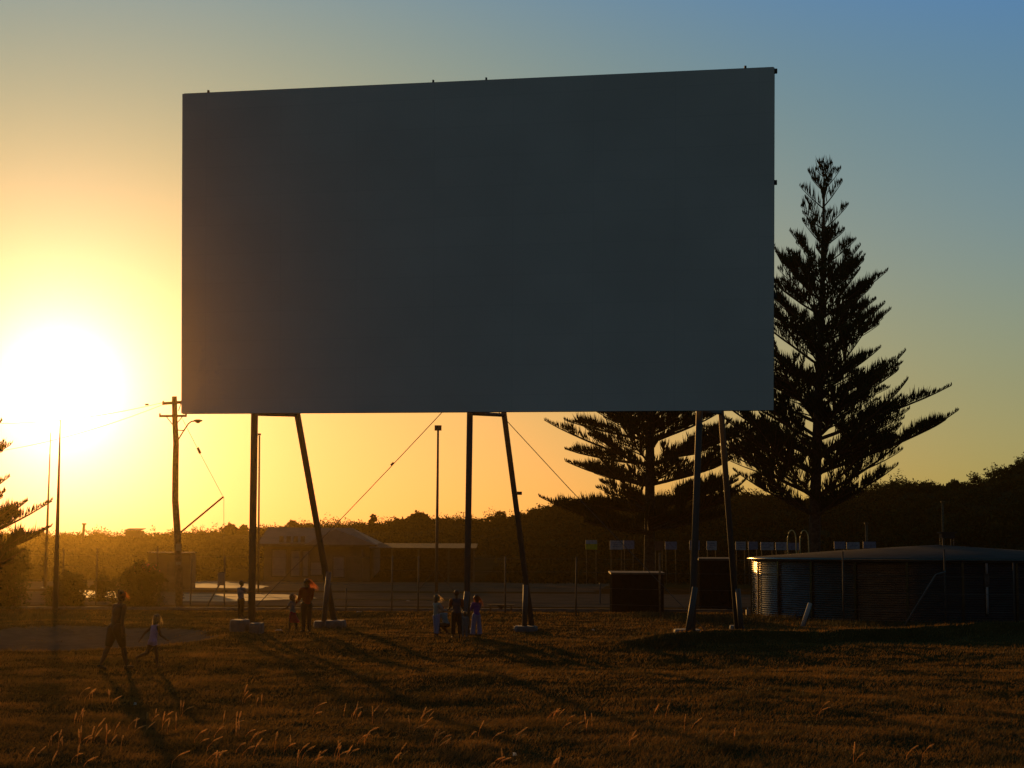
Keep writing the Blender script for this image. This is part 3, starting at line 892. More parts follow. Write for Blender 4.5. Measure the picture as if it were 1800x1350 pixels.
a = at(220, 957, 196); b = at(247, 932, 196)
UT = thing('hut', ((a.x + b.x) / 2, 196, a.z - 1), 'small square hut on the skyline against the glare, left of the power pole', 'hut')
MB().box(((a.x + b.x) / 2, 197, (a.z + b.z) / 2 - .6), (b.x - a.x, 2.2, b.z - a.z + 1.1)).build('wall', M_WALL, UT)
m_ = MB(); m_.slab([(a.x - .12, 195.7, b.z - .05), (b.x + .12, 195.7, b.z - .05), (b.x + .12, 198.3, b.z + .18), (a.x - .12, 198.3, b.z + .18)], (0, 0, .07)); m_.build('roof', M_TIN, UT)
MB().box(((a.x + b.x) / 2 - .3, 195.87, a.z + .3), (0.6, 0.05, 1.3)).build('door', M_DARKST, UT)

# ---------------------------------------------------------------- the big corrugated tank
TC = at(1648, 1000, 67.3); TC.z = 0
RT = (at(1648, 1000, 67.3) - at(1325, 1000, 67.3)).length
WT = thing('water_tank', TC, 'huge low round corrugated water tank with a shallow conical roof at the right', 'water tank')
ZE = zat(984, 67.3, 1323)
m_ = MB(); nseg = 128; npts = 26 * 6
for i in range(npts + 1):
    z = 0.02 + (ZE - 0.02) * i / npts
    r_ = RT + 0.022 * math.sin(2 * PI * 26 * i / npts)
    for k in range(nseg):
        an = 2 * PI * k / nseg
        m_.v.append(Vector((TC.x + r_ * math.cos(an), TC.y + r_ * math.sin(an), z)))
for i in range(npts):
    for k in range(nseg):
        m_.f.append((i * nseg + k, i * nseg + (k + 1) % nseg, (i + 1) * nseg + (k + 1) % nseg, (i + 1) * nseg + k))
m_.build('wall', M_GALV, WT, True)
m_ = MB()
zap = zat(957.5, 67.3, 1650)
for r_, z in ((RT + .06, ZE - .02), (RT + .14, ZE - 0.02), (RT + .14, ZE + .10), (RT + 0.0, ZE + .12), (RT * .5, ZE + .12 + (zap - ZE - .12) * .55), (0.02, zap)):
    for k in range(nseg):
        an = 2 * PI * k / nseg
        m_.v.append(Vector((TC.x + r_ * math.cos(an), TC.y + r_ * math.sin(an), z)))
for i in range(5):
    for k in range(nseg):
        m_.f.append((i * nseg + k, i * nseg + (k + 1) % nseg, (i + 1) * nseg + (k + 1) % nseg, (i + 1) * nseg + k))
m_.build('roof', M_ROOF, WT, True)
m_ = MB()
for k in range(nseg):
    pass
m_.tube([TC + Vector((math.cos(2 * PI * k / 96) * (RT + .145), math.sin(2 * PI * k / 96) * (RT + .145), ZE + .05)) for k in range(97)], 0.055, 6, False)
m_.build('gutter_ring', M_GALV, WT, True)
for k in range(24):
    an = 2 * PI * (k + .5) / 24
    d = Vector((math.cos(an), math.sin(an), 0))
    if d.y > 0.3: continue       # the far side is not seen
    MB().box(TC + d * (RT + .035) + Vector((0, 0, ZE / 2)), (0.05, 0.09, ZE - .06), an).build('wall_seam', M_GALV, WT)
c = TC + Vector((0.35, -0.2, zap))
m_ = MB()
for sx_ in (-.22, .22):
    for sy_ in (-.2, .2): MB().box(c + Vector((sx_, sy_, .12)), (0.035, 0.035, .34)).build('vent_leg', M_STEEL, WT)
MB().box(c + Vector((0, 0, .36)), (.50, .46, .2)).box(c + Vector((0, 0, .48)), (.64, .6, .05)).build('vent_cap', M_ROOF, WT)
dcam = (Vector((0, 0, 0)) - TC).normalized()
def onwall(px, py):
    d = ray(px, py); o3 = Vector((0, 0, CAMZ)); r_ = RT + .07
    ox, oy = -TC.x, -TC.y; A_ = d.x ** 2 + d.y ** 2; B_ = 2 * (ox * d.x + oy * d.y); C_ = ox * ox + oy * oy - r_ * r_
    disc = B_ * B_ - 4 * A_ * C_
    return o3 + d * ((-B_ - math.sqrt(max(0, disc))) / (2 * A_))
for a, b in (((1734, 990), (1734.5, 1009)), ((1735, 1032), (1736, 1080))):
    MB().tube([onwall(*a), onwall(*b)], 0.045, 8).build('overflow_pipe', M_WHITE, WT, True)
c = onwall(1735, 1020); MB().box(c + Vector((0, 0.02, 0)), (.16, .08, .5), math.atan2(c.y - TC.y, c.x - TC.x) + PI / 2).build('valve_box', M_DARKST, WT)
# hooped handrails of the ladder on the tank's left side
la = at(1404, 968, 70.6)
m_ = MB()
lx = [at(p_, 967, 73.0).x for p_ in (1386, 1401, 1408, 1423)]
yl = 73.2
for xa_, xb_ in ((lx[0], lx[1]), (lx[2], lx[3])):
    zb_, zt_ = 0.0, zat(932, yl, 1400)
    c_ = (xa_ + xb_) / 2; hw = (xb_ - xa_) / 2
    pts = [Vector((xa_ - .03, yl, 0)), Vector((xa_, yl, zt_ - .45))] + [Vector((c_ - hw * math.cos(PI * k / 8), yl, zt_ - .45 + .45 * math.sin(PI * k / 8))) for k in range(1, 8)] + [Vector((xb_, yl, zt_ - .45)), Vector((xb_ + .03, yl, 0))]
    m_.tube(pts, 0.024, 8)
m_.build('ladder_rail', mat('olive_paint', (0.30, 0.28, 0.12), 0.6), WT, True)
m_ = MB()
for k in range(7): MB().tube([Vector((lx[1], yl, .3 + k * .32)), Vector((lx[2], yl, .3 + k * .32))], 0.016, 6).build('ladder_rung', MATS['olive_paint'], WT, True)
a = at(1410, 1086, 57.5); a.z = -.05; b = at(1424, 1061, 57.8)
o = MB().tube([a, b], 0.075, 10).build('leaning_pipe', M_WHITE, None, True); tag(o, 'short pale pipe sticking up at a slant from the ground before the tank', 'pipe')
a = at(1315, 1080, 66)
o = MB().box((a.x, a.y, .12), (.16, .2, .24)).tube([(a.x, a.y, .2), (a.x, a.y, .34)], .04, 8).build('tap_box', M_LIGHT, None); tag(o, 'tiny pale tap box on the ground at the left foot of the big tank', 'tap box')

# dark bins left of the tank
def tank_bin(px0, px1, ytop, ybot, label, ribs, name, cat):
    a = G(px0, ybot); b = G(px1, ybot); Y = a.y; h = zat(ytop, Y, px0); w_ = b.x - a.x
    t = thing(name, (a.x + w_ / 2, Y + .8, 0), label, cat)
    m_ = MB(); m_.box((a.x + w_ / 2, Y + .8, h / 2), (w_, 1.6, h)); m_.build('body', M_BLACK, t)
    m_ = MB()
    for k in range(ribs):
        m_.box((a.x + w_ * (k + .5) / ribs, Y + .78, h / 2 - .03), (w_ / ribs * .35, 1.66, h - .12))
    m_.build('ribs', M_BLACK, t)
    m_ = MB(); m_.slab([(a.x - .05, Y - .06, h + .01), (b.x + .05, Y - .06, h + .01), (b.x + .05, Y + 1.7, h + .06), (a.x - .05, Y + 1.7, h + .06)], (0, 0, .07)); m_.build('lid', M_DARKST, t)
    return t
tank_bin(1076, 1166, 1010, 1078, 'wide black storage bin with a flat lid beside a wooden fence post', 7, 'storage_bin', 'bin')
tank_bin(1230, 1291, 985, 1072, 'tall narrow black cabinet standing between the two right steel legs', 4, 'storage_cabinet', 'cabinet')
# low bench
a = G(860, 1077); b = G(901, 1077)
t = thing('bench', ((a.x + b.x) / 2, a.y, 0), 'low dark bench on the field edge right of the group of children', 'bench')
w_ = b.x - a.x
MB().box(((a.x + b.x) / 2, a.y, .31), (w_ + .15, .3, .05)).build('seat', M_WOOD, t)
for x_ in (a.x + .05, b.x - .05): MB().box((x_, a.y, .14), (.07, .26, .29)).build('leg', M_WOOD, t)
c = (a.x + b.x) / 2
MB().slab([(c - .16, a.y - .04, .284), (c + .16, a.y - .04, .284), (c, a.y - .04, .1)], (0, .05, 0)).build('brace', M_WOOD, t)
a = G(1055, 1062)
o = MB().tube([(a.x, a.y, -.05), (a.x, a.y, .95)], .035, 8).box((a.x, a.y, .96), (.09, .09, .05)).build('bollard', M_STEEL, None); tag(o, 'short slim bollard on the dirt road left of the wide black bin', 'bollard')

# ---------------------------------------------------------------- row of sign boards
YS = 124.0
cols = {'y': mat('board_yellow', (0.42, 0.36, 0.02), 0.6), 'w': mat('board_white', (0.32, 0.32, 0.35), 0.6), 'b': mat('board_blue', (0.16, 0.18, 0.26), 0.6), 'r': mat('board_red', (0.14, 0.05, 0.035), 0.6)}
SB = [(1029, 1050, 949, 966, 'y', 'sign board, pale above and yellow below, first of the row from the left'),
      (1072, 1095, 950, 966, 'w', 'pale sign board second from the left in the row'),
      (1096, 1115, 950, 965, 'b', 'dim bluish sign board touching the pale second board'),
      (1151, 1166, 951, 968, 'r', 'dull red sign board beside the nearer pine trunk'),
      (1169, 1190, 952, 966, 'b', 'dim blue sign board right of the dull red one'),
      (1212, 1230, 950, 967, 'b', 'dim blue sign board cut by the right steel post'),
      (1242, 1260, 951, 967, 'w', 'pale sign board just right of the right steel post'),
      (1293, 1311, 952, 967, 'w', 'pale sign board just right of the right strut'),
      (1315, 1332, 952, 966, 'b', 'dim blue sign board above the left end of the big tank'),
      (1337, 1360, 953, 967, 'w', 'pale sign board with dark marks above the tank roof edge'),
      (1363, 1383, 953, 967, 'w', 'pale sign board left of the ladder hoops'),
      (1385, 1406, 954, 967, 'b', 'dim sign board behind the ladder hoops'),
      (1466, 1486, 952, 965, 'b', 'dim sign board right of the tall pine trunk'),
      (1488, 1511, 953, 965, 'w', 'pale sign board over the tank roof, last pale one of the row'),
      (1517, 1540, 952, 964, 'b', 'dim sign board at the right end of the row under the pale pole')]
for i, (a_, b_2, t_, bo, c_, lab) in enumerate(SB):
    p = at(a_, t_, YS); q = at(b_2, bo, YS); w_ = q.x - p.x; h_ = p.z - q.z; cx = (p.x + q.x) / 2
    t = thing('sign_board', (cx, YS, 0), lab, 'sign', 'sign boards in a row along the far fence')
    MB().box((cx, YS, (p.z + q.z) / 2), (w_, .03, h_)).build('board', cols[c_], t)
    m_ = MB()
    if c_ == 'y':
        m_.box((cx, YS - .02, p.z - h_ * .22), (w_ * .96, .02, h_ * .4)); m_.build('top_band', cols['w'], t)
    elif c_ == 'w':
        for k in range(3): m_.box((cx + (.08 if k % 2 else -.05) * w_, YS - .02, p.z - h_ * (.25 + .22 * k)), (w_ * (.7 - .12 * k), .012, h_ * .09))
        m_.build('faded_bands', cols['b'], t)
    for sx_ in (-.4, .4): MB().box((cx + sx_ * w_, YS + .06, (p.z) / 2), (.06, .06, p.z)).build('post', M_WOOD, t)

# ---------------------------------------------------------------- scraps lying about
M_PAPER = mat('paper', (0.75, 0.72, 0.65), 0.7, trans=0.4)
for px, py, s_, lab in ((632, 1078, .22, 'bright scrap of paper on the verge behind the left strut'), (718, 1058, .16, 'pale scrap on the dirt road left of the group of children'), (490, 1111, .2, 'flat pale scrap on the grass left of the small girl in red'), (1043, 1110, .09, 'tiny pale scrap on the open grass right of the middle strut'), (905, 1334, .05, 'tiny white scrap in the near grass at the bottom'), (237, 1243, .05, 'tiny white scrap in the grass below the walking woman')):
    c = GG(px, py); m_ = MB()
    k = 5; pts = []
    for j in range(k):
        an = 2 * PI * j / k + px
        pts.append(c + Vector((math.cos(an) * s_ * (.6 + .3 * math.sin(j * 3)), math.sin(an) * s_ * .5, .03 + .05 * abs(math.sin(j * 2 + px)))))
    m_.slab(pts, (0, 0, .004)); tag(m_.build('paper_scrap', M_PAPER, None), lab, 'litter', 'scraps of litter')

# ---------------------------------------------------------------- grass of the field
GXa = np.array(gx); GYa = np.array(gy); GZ = np.array([v[2] for v in gv]).reshape(len(gy), len(gx))
def gzv(x, y):                   # ground height read back from the ground mesh
    i = np.clip(np.searchsorted(GXa, x) - 1, 0, len(GXa) - 2); j = np.clip(np.searchsorted(GYa, y) - 1, 0, len(GYa) - 2)
    u = (x - GXa[i]) / (GXa[i + 1] - GXa[i]); v = (y - GYa[j]) / (GYa[j + 1] - GYa[j])
    return (GZ[j, i] * (1 - u) + GZ[j, i + 1] * u) * (1 - v) + (GZ[j + 1, i] * (1 - u) + GZ[j + 1, i + 1] * u) * v
rs = np.random.RandomState(99)
NT = 50000
u = rs.rand(NT)
y0_, y1_ = 16.5, 69.0
ty = 1 / (1 / y0_ + (1 / y1_ - 1 / y0_) * u ** 0.85)
tx = (rs.rand(NT) * 2 - 1) * (0.325 * ty + 1.5)
cl = np.array([noise.noise(Vector((a / 1.1, b / 0.9, 20))) + 0.6 * noise.noise(Vector((a / 4.0, b / 3.0, 30))) for a, b in zip(tx, ty)])
pd = np.sqrt(((tx - PC.x) / 4.6) ** 2 + ((ty - PC.y) / 7.0) ** 2)
keep = ((cl + rs.normal(0, 0.3, NT)) > -0.5) & ((pd > 0.92) | (rs.rand(NT) < 0.04))
tx, ty, cl = tx[keep], ty[keep], cl[keep]
NBL = 8
X = np.repeat(tx, NBL); Y_ = np.repeat(ty, NBL); n = len(X)
sc = np.repeat(0.55 + 0.9 * np.clip(cl + 0.3, 0, 1) + 0.25 * rs.rand(len(cl)), NBL)
sprd = 0.035 + 0.0022 * Y_
X = X + rs.normal(0, 1, n) * sprd; Y_ = Y_ + rs.normal(0, 1, n) * sprd
h = (0.035 + 0.055 * rs.rand(n) ** 1.5) * sc
w_ = 0.0028 + 0.00022 * Y_
Z_ = gzv(X, Y_) - 0.005
an = rs.uniform(0, PI, n)
lean = rs.normal(0, 0.55, (n, 2)) * h[:, None]; lean[:, 0] += 0.35 * h
P0 = np.stack([X - np.cos(an) * w_, Y_ - np.sin(an) * w_, Z_], 1); P1_ = np.stack([X + np.cos(an) * w_, Y_ + np.sin(an) * w_, Z_], 1)
P2_ = np.stack([X + lean[:, 0], Y_ + lean[:, 1], Z_ + h], 1)
M_GRASS = mat('grass_blade', (0.20, 0.105, 0.026), 0.75, scale=0.9, col2=(0.055, 0.042, 0.012), trans=0.5, detail=10)
kind(np_mesh('grass', np.stack([P0, P1_, P2_], 1).reshape(-1, 3), 3, M_GRASS), 'stuff')
# taller weeds round the right legs, the tank's foot and the bin
P = []
for px, py, r, nn, hh in ((1255, 1092, 1.4, 900, .34), (1290, 1096, .8, 300, .28), (1150, 1080, 1.0, 500, .22), (1360, 1088, 1.8, 700, .25), (1480, 1098, 2.2, 800, .25), (1620, 1102, 3, 1000, .28), (1750, 1108, 3, 1000, .28), (20, 1085, 2.4, 1000, .30), (60, 1090, 1.5, 500, .25), (590, 1106, .9, 250, .2), (1178, 1138, .7, 700, .22), (470, 1108, .6, 200, .15)):
    c = GG(px, py)
    a_ = rs.normal(0, 1, (nn, 2)) * np.array([r * .55, .45]) + np.array([c.x, c.y])
    hh_ = hh * rs.uniform(.3, 1.1, nn); an = rs.uniform(0, PI, nn); ww = .012
    z_ = gzv(a_[:, 0], a_[:, 1]) - .01
    ln = rs.normal(0, .35, (nn, 2)) * hh_[:, None]; ln[:, 0] += .25 * hh_
    P.append(np.stack([np.stack([a_[:, 0] - np.cos(an) * ww, a_[:, 1] - np.sin(an) * ww, z_], 1), np.stack([a_[:, 0] + np.cos(an) * ww, a_[:, 1] + np.sin(an) * ww, z_], 1), np.stack([a_[:, 0] + ln[:, 0], a_[:, 1] + ln[:, 1], z_ + hh_], 1)], 1).reshape(-1, 3))
kind(np_mesh('weeds', np.concatenate(P), 3, mat('weed_blade', (0.05, 0.042, 0.015), 0.8, scale=3, trans=0.4)), 'stuff')

# fluffy seed heads leaning with the wind
SH = [(148, 1222), (197, 1225), (290, 1253), (318, 1252), (285, 1270), (85, 1305), (110, 1303), (160, 1297), (200, 1297), (135, 1330), (90, 1345), (165, 1288), (235, 1275), (258, 1278), (430, 1218), (450, 1228), (415, 1265), (550, 1250), (625, 1252), (740, 1262), (720, 1280), (655, 1262), (375, 1290), (440, 1297), (340, 1300), (425, 1315), (510, 1312), (525, 1325), (590, 1325), (605, 1322), (545, 1337), (840, 1290), (770, 1300), (760, 1310), (905, 1300), (970, 1262), (995, 1265), (1030, 1272), (980, 1345), (865, 1345), (1100, 1300), (1170, 1255), (1215, 1280), (1290, 1298), (1500, 1332), (1620, 1325), (1440, 1250), (370, 1335), (300, 1345), (690, 1330), (420, 1290), (130, 1262), (60, 1332), (640, 1300)]
st = MB(); hq = []
rr = random.Random(4)
for (px, py) in SH:
    for k in range(1 + (rr.random() < .75) + (rr.random() < .6) + (rr.random() < .5 and px < 1100) + (rr.random() < .4 and px < 1000)):
        g = GG(px + rr.gauss(0, 16) * (k > 0), py + 13 + rr.gauss(0, 5))
        hh = rr.uniform(.07, .17); ln = rr.uniform(-.1, 1.1)
        top = g + Vector((hh * ln * .55, rr.uniform(-.1, .1) * hh, hh))
        mid = g + Vector((hh * ln * .12, 0, hh * .55))
        st.tube([g, mid, top], [.0022, .0018, .0015], 3, False)
        d = (top - mid).normalized(); d = (d + Vector((ln * .5, 0, -.1 * ln))).normalized()
        Lh = rr.uniform(.07, .14) * (1.0 if k < 2 else .8); rad = rr.uniform(.014, .020)
        e_, f_ = frame_of(d)
        for q in range(150):
            s_ = rr.random(); c_ = top + d * Lh * s_ + Vector((0, 0, -.012 * s_ * s_ * ln))
            a_ = rr.uniform(0, 2 * PI); o3 = e_ * math.cos(a_) + f_ * math.sin(a_)
            env = rad * (math.sin(PI * min(1, .12 + s_ * .85)) ** .6)
            tip = c_ + o3 * env * rr.uniform(.7, 1.25) + d * rr.uniform(.006, .022)
            wv = o3.cross(d) * .0030
            hq += [tuple(c_ - wv), tuple(c_ + wv), tuple(tip)]
sg_ = st.mesh('seed_grass')
V0 = np.array(hq)
nb = len(sg_.vertices)
me = D.meshes.new('seed_grass')
me.from_pydata([tuple(v) for v in st.v] + hq, [], st.f + [(nb + 3 * i, nb + 3 * i + 1, nb + 3 * i + 2) for i in range(len(hq) // 3)])
kind(link('seed_grass', me, mat('seed_fluff', (0.80, 0.48, 0.17), 0.8, trans=0.7, var=0.15)), 'stuff')

# ---------------------------------------------------------------- people
M_SKIN = mat('skin', (0.08, 0.04, 0.024), 0.7, var=0.05, spec=0.1)
M_EYE = mat('eye_dark', (0.02, 0.015, 0.01), 0.3)
M_LIP = mat('lips', (0.30, 0.08, 0.06), 0.5)
def cloth(name, col, tr=0.05):
    m = mat('cloth_' + name, col, 0.9, var=0.1, scale=20, trans=tr)
    b = [n for n in m.node_tree.nodes if n.type == 'BSDF_PRINCIPLED'][0]
    b.inputs['Roughness'].default_value = 0.6; b.inputs['Specular IOR Level'].default_value = 0.06
    return m
def hairm(name, col, t): return (mat('hair_' + name, col, 0.6, var=0.25, scale=30), mat('strands_' + name, col, 0.5, var=0.25, scale=30, trans=0.6, tcol=t))
H_BROWN = hairm('brown', (0.05, 0.022, 0.012), (0.95, 0.30, 0.08))
H_BLOND = hairm('blond', (0.14, 0.08, 0.04), (1.0, 0.72, 0.36))
H_DARK = hairm('dark', (0.025, 0.015, 0.01), (0.35, 0.10, 0.03))
def limb(side, p, o):
    p = R(p); o = R(o)
    return Vector((side * math.sin(o), math.sin(p) * math.cos(o), -math.cos(p) * math.cos(o)))
def person(px, fy, ty, yaw, label, legs, arms, child=0.0, hgt=None, lean=0, slean=0, head=(0, 0), top=None, sleeve=0.4, sleeve_m=None,
           bottom=None, blen=1.0, flare=0.0, skirt=None, hair=H_BROWN, style='short', wind=1.0, shoes=None, z0=None, Yd=None, group='people in the field', fat=1.0, seed=0, crouch=False):
    if z0 is None:
        g = GG(px, fy)
        if Yd: g = at(px, fy, Yd); g.z = gz(g.x, g.y)
    else:
        g = at(px, fy, Yd); g.z = z0
    s = hgt or (zat(ty, g.y, px) - g.z)
    r_ = random.Random(seed + 5)
    t = thing('person', g, label, 'person', group)
    hh = (0.135 + 0.04 * child)
    hipz = 0.515 - 0.03 * child
    th = (hipz - 0.04) * 0.505; shn = (hipz - 0.04) * 0.495
    Rl = Matrix.Rotation(R(-lean), 3, 'X') @ Matrix.Rotation(R(slean), 3, 'Y')
    hips = [Vector((sd_ * 0.05, 0, 0)) for sd_ in (-1, 1)]
    kn = []; ank = []; toe = []
    for i, sd_ in enumerate((-1, 1)):
        p, o, kb = legs[i][:3]
        k_ = hips[i] + limb(sd_, p, o) * th
        a_ = k_ + limb(sd_, p - kb, o * .5) * shn
        fp__ = p - kb + (legs[i][3] if len(legs[i]) > 3 else 0)
        fd = Vector((0, 1, 0))
        if len(legs[i]) > 3: fd = Vector((0, math.cos(R(legs[i][3])), math.sin(R(legs[i][3]))))
        kn.append(k_); ank.append(a_); toe.append(a_ + fd * 0.085 + Vector((sd_ * 0.01, 0, -0.022)))
    low = min(min(a_.z - 0.04 for a_ in ank), min(b_.z - 0.016 for b_ in toe))
    base = Vector((0, 0, -low))
    hipc = base.copy()
    up_ = lambda v: hipc + Rl @ Vector(v)
    tl = 1 - hh - hipz        # hips to the base of the skull
    chest = (0, 0, tl * 0.62); nb = (0, -0.004, tl * 0.90)
    shz = tl * 0.80; shw = 0.108 - 0.012 * child
    hc = Vector((0, 0.012, tl + hh * 0.50))
    W = Matrix.Rotation(R(yaw), 3, 'Z')
    def w(v): return g + W @ (Vector(v) * s)
    def wm(m3): return W @ m3
    hd = Rl @ Matrix.Rotation(R(head[0]), 3, 'Z') @ Matrix.Rotation(R(-head[1]), 3, 'X')
    hw_ = hh * 0.36
    b = MB()
    # torso
    b.ball(w(up_((0, 0, 0.015))), (0.088 * s * fat, 0.062 * s, 0.062 * s), 14, wm(Rl))
    b.cap(w(up_((0, 0, 0.02))), w(up_((0, 0, tl * .38))), 0.063 * s, 0.058 * s, 12)
    b.ball(w(up_((0, 0, tl * .36))), (0.07 * s * fat, 0.052 * s, 0.08 * s), 14, wm(Rl))
    b.ball(w(up_(chest)), (0.088 * s, 0.058 * s, 0.095 * s), 14, wm(Rl))
    b.cap(w(up_((-shw * .8, 0, shz))), w(up_((shw * .8, 0, shz))), 0.036 * s, 0.036 * s, 10)
    b.cap(w(up_(nb)), w(up_((0, 0.004, tl + .01))), 0.033 * s * (1 - .1 * child), 0.027 * s, 10)
    # head with brow, nose, chin and ears
    hcw = up_(hc)
    def hp(v): return w(hcw + hd @ (Vector(v) * hh))
    hm_ = wm(hd)
    b.ball(hp((0, -0.03, 0.06)), (hw_ * s, hh * 0.44 * s, hh * 0.43 * s), 16, hm_)
    b.ball(hp((0, 0.10, -0.18)), (hw_ * .78 * s, hh * 0.30 * s, hh * 0.32 * s), 14, hm_)
    b.cap(hp((0, 0.37, 0.02)), hp((0, 0.45, -0.10)), 0.035 * hh * s, 0.06 * hh * s, 8)
    b.ball(hp((0, 0.30, -0.38)), 0.12 * hh * s, 8)
    for e_ in (-1, 1): b.ball(hp((e_ * 0.37, -0.04, -0.02)), (0.04 * hh * s, 0.08 * hh * s, 0.13 * hh * s), 8, hm_)
    # legs and feet
    for i in range(2):
        hj = hipc + Rl @ hips[i]; k_ = base + kn[i]; a_ = base + ank[i]; to = base + toe[i]
        b.cap(w(hj), w(k_), 0.052 * s * fat, 0.034 * s, 12)
        mc = k_.lerp(a_, 0.3)
        b.cap(w(k_), w(mc), 0.033 * s, 0.034 * s, 12); b.cap(w(mc), w(a_), 0.033 * s, 0.019 * s, 12)
        b.cap(w(a_ + Vector((0, -0.012, -0.018))), w(to), 0.021 * s, 0.016 * s, 10)
    # arms, palms and fingers
    el = []; wr = []; sh = []
    for i, sd_ in enumerate((-1, 1)):
        p, o, eb = arms[i]
        s0 = up_((sd_ * shw, 0, shz)); e0 = s0 + Rl @ limb(sd_, p, o) * 0.165
        fdir = (Rl @ limb(sd_, p + eb, o * .6)).normalized(); w0 = e0 + fdir * 0.148
        sh.append(s0); el.append(e0); wr.append(w0)
        b.cap(w(s0), w(e0), 0.031 * s, 0.023 * s, 10); b.cap(w(e0), w(w0), 0.023 * s, 0.0155 * s, 10)
        side = fdir.cross(Vector((0, 1, 0.2))).normalized() * -sd_
        if side.length < .5: side = Vector((1, 0, 0))
        nrm_ = fdir.cross(side).normalized()
        pc = w0 + fdir * 0.027
        pm = Matrix((side, nrm_, fdir)).transposed()
        b.ball(w(pc), (0.022 * s, 0.011 * s, 0.029 * s), 10, wm(pm))
        for q, (off, ln) in enumerate(((-.016, .030), (-.0055, .036), (.005, .033), (.0155, .026))):
            f0 = pc + side * off + fdir * 0.017
            f1 = f0 + (fdir + nrm_ * .25).normalized() * ln * .6
            f2 = f1 + (fdir * .7 + nrm_ * .7).normalized() * ln * .55
            b.cap(w(f0), w(f1), 0.0052 * s, 0.0048 * s, 6); b.cap(w(f1), w(f2), 0.0048 * s, 0.004 * s, 6)
        t0 = pc - side * .016 - fdir * .010
        t1 = t0 + (-side * .7 + fdir * .6 + nrm_ * .3).normalized() * .022
        b.cap(w(t0), w(t1), 0.0062 * s, 0.0055 * s, 6); b.cap(w(t1), w(t1 + (fdir + nrm_ * .3).normalized() * .018), 0.0055 * s, 0.0045 * s, 6)
    b.blend('body', M_SKIN, t, vox=0.0085, iters=2)
    for e_ in (-1, 1): MB().ball(hp((e_ * 0.16, 0.385, 0.03)), 0.045 * hh * s, 8).build('eye', M_EYE, t, True)
    MB().ball(hp((0, 0.40, -0.22)), (0.12 * hh * s, 0.03 * hh * s, 0.03 * hh * s), 8, hm_).build('mouth', M_LIP, t, True)
    # clothes
    if top:
        c = MB(); q = 0.011
        c.ball(w(up_((0, 0, 0.02))), ((0.090 * fat + q) * s, (0.063 + q) * s, 0.05 * s), 14, wm(Rl))
        c.cap(w(up_((0, 0, 0.02))), w(up_((0, 0, tl * .4))), (0.064 + q) * s, (0.060 + q) * s, 12)
        c.ball(w(up_((0, 0, tl * .36))), ((0.072 * fat + q) * s, (0.055 + q) * s, 0.09 * s), 14, wm(Rl))
        c.ball(w(up_((0, 0, tl * .6))), ((0.088 + q) * s, (0.060 + q) * s, (0.092 + q) * s), 14, wm(Rl))
        c.cap(w(up_((-shw * .72, 0, shz))), w(up_((shw * .72, 0, shz))), (0.036 + q * .8) * s, (0.036 + q * .8) * s, 10)
        sl = MB() if sleeve_m else c
        if sleeve > 0:
            for i in range(2):
                e1 = sh[i].lerp(el[i], min(1, sleeve * 1.6))
                sl.cap(w(sh[i]), w(e1), (0.034 + q) * s, (0.026 + q) * s, 10)
                if sleeve > 0.65: sl.cap(w(el[i]), w(wr[i]), (0.025 + q) * s, (0.018 + q * .8) * s, 10)
        c.blend('shirt', top, t, vox=0.011, iters=3)
        if sleeve_m: sl.blend('sleeves', sleeve_m, t, vox=0.011, iters=2)
    if bottom:
        c = MB(); q = 0.010
        c.ball(w(up_((0, 0, 0.005))), ((0.090 * fat + q) * s, (0.064 + q) * s, 0.062 * s), 14, wm(Rl))
        for i in range(2):
            hj = hipc + Rl @ hips[i]; k_ = base + kn[i]; a_ = base + ank[i]
            if blen < 0.55:
                c.cap(w(hj), w(hj.lerp(k_, blen * 1.9)), (0.053 * fat + q) * s, (0.042 + q) * s, 12)
            else:
                e1 = k_.lerp(a_, min(1, (blen - .5) * 2))
                c.cap(w(hj), w(k_), (0.053 * fat + q) * s, (0.036 + q + flare * .3) * s, 12)
                c.tube([w(k_), w(e1)], [(0.035 + q + flare * .3) * s, (0.024 + q + flare) * s], 12)
        c.blend('trousers' if blen > .55 else 'shorts', bottom, t, vox=0.011, iters=2)
    if skirt:
        m_s, ln, fl = skirt
        c = MB(); n = 18; rows = 6
        for j in range(rows + 1):
            k = j / rows
            for a in range(n):
                an = 2 * PI * a / n
                rr0 = 0.088 + fl * k * (1 + .25 * math.sin(an * 5 + seed))
                v = W @ (Vector((math.cos(an) * rr0, math.sin(an) * rr0 * .8, 0.03 - ln * k)) * s)
                v += Vector((0.5 * fl * k * k * s * 1.6, 0, max(0, math.cos(an)) * k * k * fl * .5 * s))
                c.v.append(g + W @ (hipc * s) + v)
        for j in range(rows):
            for a in range(n): c.f.append((j * n + a, j * n + (a + 1) % n, (j + 1) * n + (a + 1) % n, (j + 1) * n + a))
        c.build('skirt', m_s, t, True)
    if shoes:
        for i in range(2):
            a_ = base + ank[i]; to = base + toe[i]
            c = MB(); c.cap(w(a_ + Vector((0, -0.014, -0.016))), w(to), 0.027 * s, 0.021 * s, 10)
            c.blend('shoe', shoes, t, vox=0.009, iters=1)
    # hair: a cap and many loose strands
    c = MB()
    c.ball(hp((0, -0.07, 0.09)), (hw_ * 1.12 * s, hh * 0.45 * s, hh * 0.45 * s), 16, hm_)
    if style in ('long', 'tail'): c.cap(hp((0, -0.25, 0.05)), hp((0, -0.30, -0.55)), 0.27 * hh * s, 0.22 * hh * s, 10)
    if style == 'bun':
        c.ball(hp((0.1, -0.42, 0.30)), 0.24 * hh * s, 10)
        c.cap(hp((0, -0.25, 0.1)), hp((0, -0.28, -0.25)), 0.25 * hh * s, 0.2 * hh * s, 10)
    ho = c.blend('hair', hair[0], t, vox=0.01, iters=2)
    V = []
